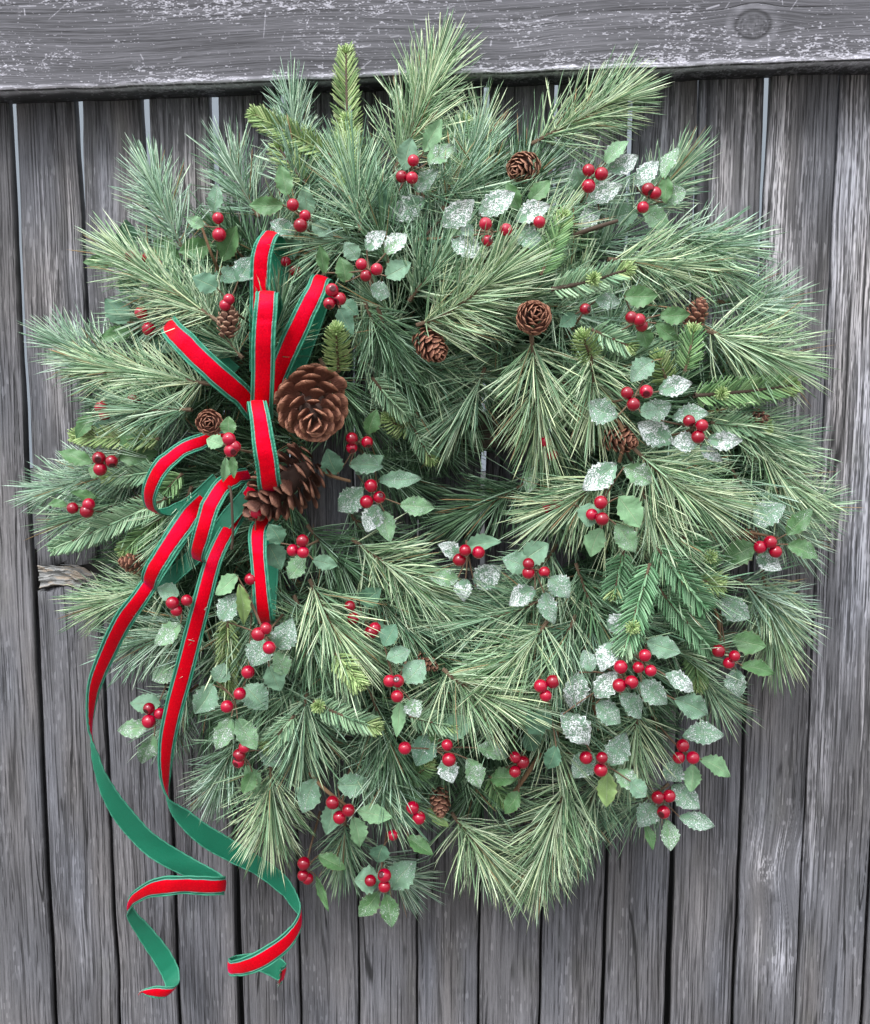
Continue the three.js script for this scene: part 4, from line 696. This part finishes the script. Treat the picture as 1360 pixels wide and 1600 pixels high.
// stations along the ribbon: left edge x, y, right edge x, y, depth in front of the fence, lean (how far the right edge stands nearer than the left); red faces the eye where R is to the right of the way
function ribbon(name, st, seg) {
  const Ls = [], Rs = [];
  for (const [lx, ly, rx, ry, z, lean = 0] of st) {
    const m = mpp(P(lx, ly, z)), w = Math.hypot(rx - lx, ry - ly), dz = lean * 0.5 * m * Math.sqrt(Math.max(0, RIBBON_W * RIBBON_W - w * w));
    Ls.push(P(lx, ly, z - dz)); Rs.push(P(rx, ry, z + dz));
  }
  const cl = new THREE.CatmullRomCurve3(Ls, false, 'centripetal'), cr = new THREE.CatmullRomCurve3(Rs, false, 'centripetal'), n = seg ?? st.length * 12, rows = [];
  for (let i = 0; i <= n; i++) { const t = i / n; const a = cl.getPoint(t), b = cr.getPoint(t), k = 0.0034, w = n * 0.085; a.z += k * (fbm(t * w, st[0][0]) - 0.5); b.z += k * (fbm(t * w + 40, st[0][1]) - 0.5); a.y += 0.5 * k * (noise(t * w * 2, 3) - 0.5); b.y += 0.5 * k * (noise(t * w * 2, 8) - 0.5); rows.push([a, b]); }
  const N = [], T = V(0, 0, 0); let run = 0; const len = [0];
  for (let i = 0; i <= n; i++) { const a = rows[Math.max(0, i - 1)], b = rows[Math.min(n, i + 1)], w = rows[i][1].clone().sub(rows[i][0]); T.copy(b[0]).add(b[1]).sub(a[0]).sub(a[1]); N.push(w.cross(T).normalize()); if (i) { run += rows[i][0].clone().add(rows[i][1]).multiplyScalar(0.5).distanceTo(rows[i - 1][0].clone().add(rows[i - 1][1]).multiplyScalar(0.5)); len.push(run); } }
  const strip = (ss, closed) => { // ss: [across 0..1, offset along the normal]
    const pos = [], uv = [], idx = [], W = ss.length;
    for (let i = 0; i <= n; i++) for (const [s, o] of ss) { const p = rows[i][0].clone().lerp(rows[i][1], s).addScaledVector(N[i], o); pos.push(p.x, p.y, p.z); uv.push(s * 0.024, len[i]); }
    for (let i = 0; i < n; i++) for (let m = 0; m < (closed ? W : W - 1); m++) { const a = i * W + m, b = i * W + (m + 1) % W; idx.push(a, b, a + W, b, b + W, a + W); }
    const g = new THREE.BufferGeometry(); g.setAttribute('position', new THREE.Float32BufferAttribute(pos, 3)); g.setAttribute('uv', new THREE.Float32BufferAttribute(uv, 2)); g.setIndex(idx); g.computeVertexNormals(); return g;
  };
  const part = group(name, bow, rows[0][0].clone().lerp(rows[0][1], 0.5).sub(worldOf(bow)));
  hang('green_backing', strip([[0, 0.0003], [0.25, 0.0003], [0.5, 0.0003], [0.75, 0.0003], [1, 0.0003], [1, -0.0003], [0.75, -0.0003], [0.5, -0.0003], [0.25, -0.0003], [0, -0.0003]], true), greenMat, part);
  hang('velvet_stripe', strip([[0.165, 0.0004], [0.18, 0.0012], [0.33, 0.0015], [0.5, 0.0016], [0.67, 0.0015], [0.82, 0.0012], [0.835, 0.0004]], false), velvetMat, part);
  const line = (s, o, rad) => { const pts = []; for (let i = 0; i <= n; i++) { const w = 1 + 0; pts.push(rows[i][0].clone().lerp(rows[i][1], s).addScaledVector(N[i], o + 0.00025 * Math.sin(len[i] * 2400 + s * 9) * w)); } return new THREE.TubeGeometry(new THREE.CatmullRomCurve3(pts), n * 2, rad, 5); };
  for (const s of [0.005, 0.995]) hang('wired_edge', line(s, 0, 0.0008), edgeMat, part);
  hang('stitching', mergeGeometries([line(0.14, 0.0006, 0.00042), line(0.86, 0.0006, 0.00042)]), threadMat, part);
  if (name === 'ribbon_tail') { // the cut end frays
    const B = new Blades(), r = rng(st.length), e = rows[n], d = e[0].clone().add(e[1]).sub(rows[n - 6][0]).sub(rows[n - 6][1]).normalize();
    for (let k = 0; k < 34; k++) { const s = r(), red = s > 0.17 && s < 0.83 && r() < 0.5, c = red ? [0.5, 0.01, 0.03] : r() < 0.5 ? [0.05, 0.27, 0.17] : [0.4, 0.45, 0.4];
      B.add(e[0].clone().lerp(e[1], s).addScaledVector(N[n], red ? 0.001 : 0), d.clone().add(V(r() - 0.5, r() - 0.5, r() - 0.5).multiplyScalar(0.9)).normalize(), V(r() - 0.5, -1, r() - 0.5).normalize(), 0.002 + 0.005 * r() * r(), 0.0004, 0.0004, V(r() - 0.5, r() - 0.5, r() - 0.5), c, 0.6); }
    hang('fray', B.geo(), pineMat, part).userData.kind = 'stuff';
  }
}
const loops = [
  [[392, 580, 426, 580, 0.12, 's'], [391, 500, 423, 500, 0.132, 's'], [392, 450, 422, 450, 0.138, 's'], [394, 400, 424, 404, 0.142, 's'], [402, 374, 430, 378, 0.14, 's'], [414, 363, 440, 368, 0.126, 's'], [421, 372, 448, 386, 0.108, 's'], [421, 420, 450, 420, 0.096, 's'], [410, 520, 440, 530, 0.1, 's']],
  [[392, 655, 426, 655, 0.135, 's'], [393, 622, 427, 622, 0.15, 's'], [394, 560, 429, 560, 0.166, 's'], [396, 510, 431, 510, 0.172, 's'], [399, 475, 433, 476, 0.172, 's'], [401, 460, 434, 462, 0.164, 's'], [404, 459, 437, 461, 0.148, 's'], [407, 480, 441, 482, 0.132, 's'], [410, 560, 440, 560, 0.11, 's']],
  [[405, 620, 435, 634, 0.12, 's'], [420, 576, 450, 590, 0.136, 's'], [437, 534, 468, 547, 0.15, 's'], [460, 486, 490, 500, 0.157, 's'], [478, 450, 507, 461, 0.154, 's'], [487, 433, 514, 441, 0.142, 's'], [492, 434, 519, 443, 0.122, 's'], [488, 468, 512, 480, 0.108, 's'], [462, 540, 484, 556, 0.1, 's'], [440, 600, 460, 620, 0.1, 's']],
  [[388, 656, 402, 622, 0.125, 's'], [366, 630, 384, 600, 0.14, 's'], [322, 594, 344, 564, 0.157, 's'], [282, 555, 303, 525, 0.158, 's'], [261, 530, 281, 504, 0.15, 's'], [254, 520, 273, 497, 0.138, 's'], [258, 522, 278, 498, 0.12, 's'], [290, 550, 314, 520, 0.108, 's'], [350, 604, 374, 574, 0.105, 's']],
  [[388, 650, 420, 648, 0.13, 'k'], [387, 634, 416, 632, 0.15, 'k'], [388, 629, 416, 628, 0.165, 'k'], [391, 650, 421, 648, 0.178, 'k'], [395, 690, 428, 686, 0.183, 'k'], [400, 728, 434, 722, 0.182, 'k'], [404, 760, 438, 752, 0.172, 'k'], [406, 770, 440, 762, 0.158, 'k'], [408, 768, 441, 760, 0.14, 'k']],
  [[352, 688, 352, 676, 0.12, 's'], [326, 697, 318, 678, 0.145, 's'], [296, 710, 282, 690, 0.157, 's'], [268, 732, 250, 714, 0.163, 's'], [251, 757, 232, 738, 0.163, 's'], [243, 782, 223, 768, 0.155, 's'], [246, 797, 226, 788, 0.143, 's'], [255, 804, 238, 797, 0.13, 's'], [272, 804, 262, 793, 0.12, 's'], [300, 793, 291, 779, 0.113, 's'], [345, 756, 334, 741, 0.108, 's']],
  [[392, 752, 384, 733, 0.115, 's'], [376, 757, 362, 738, 0.14, 's'], [360, 768, 338, 750, 0.158, 's'], [344, 794, 316, 784, 0.168, 's'], [333, 826, 305, 820, 0.17, 's'], [323, 860, 298, 850, 0.164, 's'], [319, 875, 297, 864, 0.152, 's'], [324, 877, 304, 870, 0.136, 's'], [336, 862, 318, 850, 0.125, 's'], [360, 824, 344, 806, 0.118, 's'], [392, 786, 378, 768, 0.11, 's']],
  [[330, 792, 308, 772, 0.12, 's'], [308, 818, 282, 798, 0.142, 's'], [280, 856, 254, 840, 0.154, 's'], [257, 892, 230, 880, 0.156, 's'], [246, 914, 222, 902, 0.148, 's'], [247, 923, 228, 913, 0.134, 's'], [260, 925, 246, 910, 0.123, 's'], [282, 905, 268, 888, 0.116, 's'], [318, 872, 302, 854, 0.108, 's']],
  [[440, 806, 426, 800, 0.12, 's'], [425, 816, 400, 812, 0.138, 's'], [418, 830, 390, 828, 0.153, 's'], [416, 862, 391, 862, 0.163, 's'], [420, 910, 395, 910, 0.166, 's'], [425, 955, 398, 957, 0.161, 's'], [427, 969, 399, 971, 0.15, 's'], [429, 966, 401, 968, 0.132, 's'], [433, 920, 406, 920, 0.118, 's'], [438, 820, 412, 820, 0.112, 's']],
];
// in the loop that covers the knot the first edge given lies to the right of the way, so its two edges change places
loops.forEach((st) => ribbon('ribbon_loop', st.map(([a, b, c, d, z, k]) => k === 'k' ? [c, d, a, b, z] : [a, b, c, d, z])));
ribbon('ribbon_tail', [[350, 780, 326, 762, 0.096], [318, 812, 294, 794, 0.1], [290, 848, 266, 832, 0.112], [243, 922, 221, 908, 0.14], [204, 980, 180, 965, 0.135, 0.5], [176, 1032, 154, 1020, 0.125, 0.5], [154, 1086, 137, 1078, 0.112, 0.5], [143, 1140, 138, 1142, 0.1, 0.6], [143, 1172, 149, 1170, 0.092, 0.8], [152, 1220, 166, 1212, 0.082, 0.8], [173, 1270, 192, 1250, 0.072, 0.7], [206, 1312, 236, 1300, 0.062, 0.6], [250, 1349, 288, 1334, 0.055, 0.5], [310, 1378, 330, 1358, 0.052, 0.4], [338, 1394, 347, 1369, 0.056, 0.2], [350, 1397, 352, 1371, 0.066], [338, 1398, 340, 1371, 0.077, 0.2], [286, 1397, 288, 1369, 0.086, 0.3], [238, 1402, 242, 1374, 0.084, 0.3], [212, 1413, 212, 1391, 0.074, 0.3], [201, 1424, 201, 1408, 0.062, 0.4], [200, 1434, 209, 1420, 0.052, 0.4], [218, 1466, 236, 1450, 0.04, 0.4], [244, 1508, 266, 1488, 0.036, 0.3], [258, 1534, 279, 1514, 0.038, 0.2], [262, 1550, 280, 1532, 0.046], [256, 1559, 272, 1541, 0.058], [238, 1558, 244, 1541, 0.062], [222, 1551, 226, 1546, 0.062]], 300);
ribbon('ribbon_tail', [[404, 770, 386, 756, 0.096], [390, 794, 370, 780, 0.1], [374, 822, 352, 810, 0.112], [346, 880, 320, 874, 0.142], [330, 940, 304, 932, 0.146, 0.3], [306, 1036, 278, 1028, 0.138, 0.3], [286, 1112, 258, 1106, 0.126, 0.3], [272, 1172, 248, 1170, 0.112, 0.4], [265, 1220, 251, 1218, 0.1, 0.6], [262, 1252, 263, 1248, 0.09, 0.8], [272, 1276, 280, 1258, 0.082, 0.7], [306, 1313, 326, 1290, 0.072, 0.5], [356, 1346, 378, 1322, 0.062, 0.4], [404, 1369, 424, 1352, 0.056, 0.4], [440, 1396, 456, 1382, 0.055, 0.4], [460, 1420, 468, 1408, 0.062, 0.5], [471, 1440, 468, 1426, 0.072, 0.4], [463, 1468, 455, 1448, 0.084, 0.3], [434, 1500, 420, 1477, 0.094, 0.3], [394, 1521, 384, 1495, 0.096, 0.2], [366, 1524, 363, 1501, 0.086], [359, 1522, 358, 1498, 0.072], [370, 1520, 370, 1494, 0.058], [405, 1517, 410, 1490, 0.05], [432, 1528, 440, 1500, 0.05], [440, 1534, 447, 1506, 0.058], [436, 1540, 440, 1512, 0.066]], 280);
hang('tie_wire', tube([P(352, 760, 0.12), P(361, 768, 0.172), P(363, 800, 0.175), P(364, 840, 0.172), P(362, 858, 0.17)], 0.0013, 0.0011, 6, 30), darkStemMat, bow);

renderer.render(scene, camera);
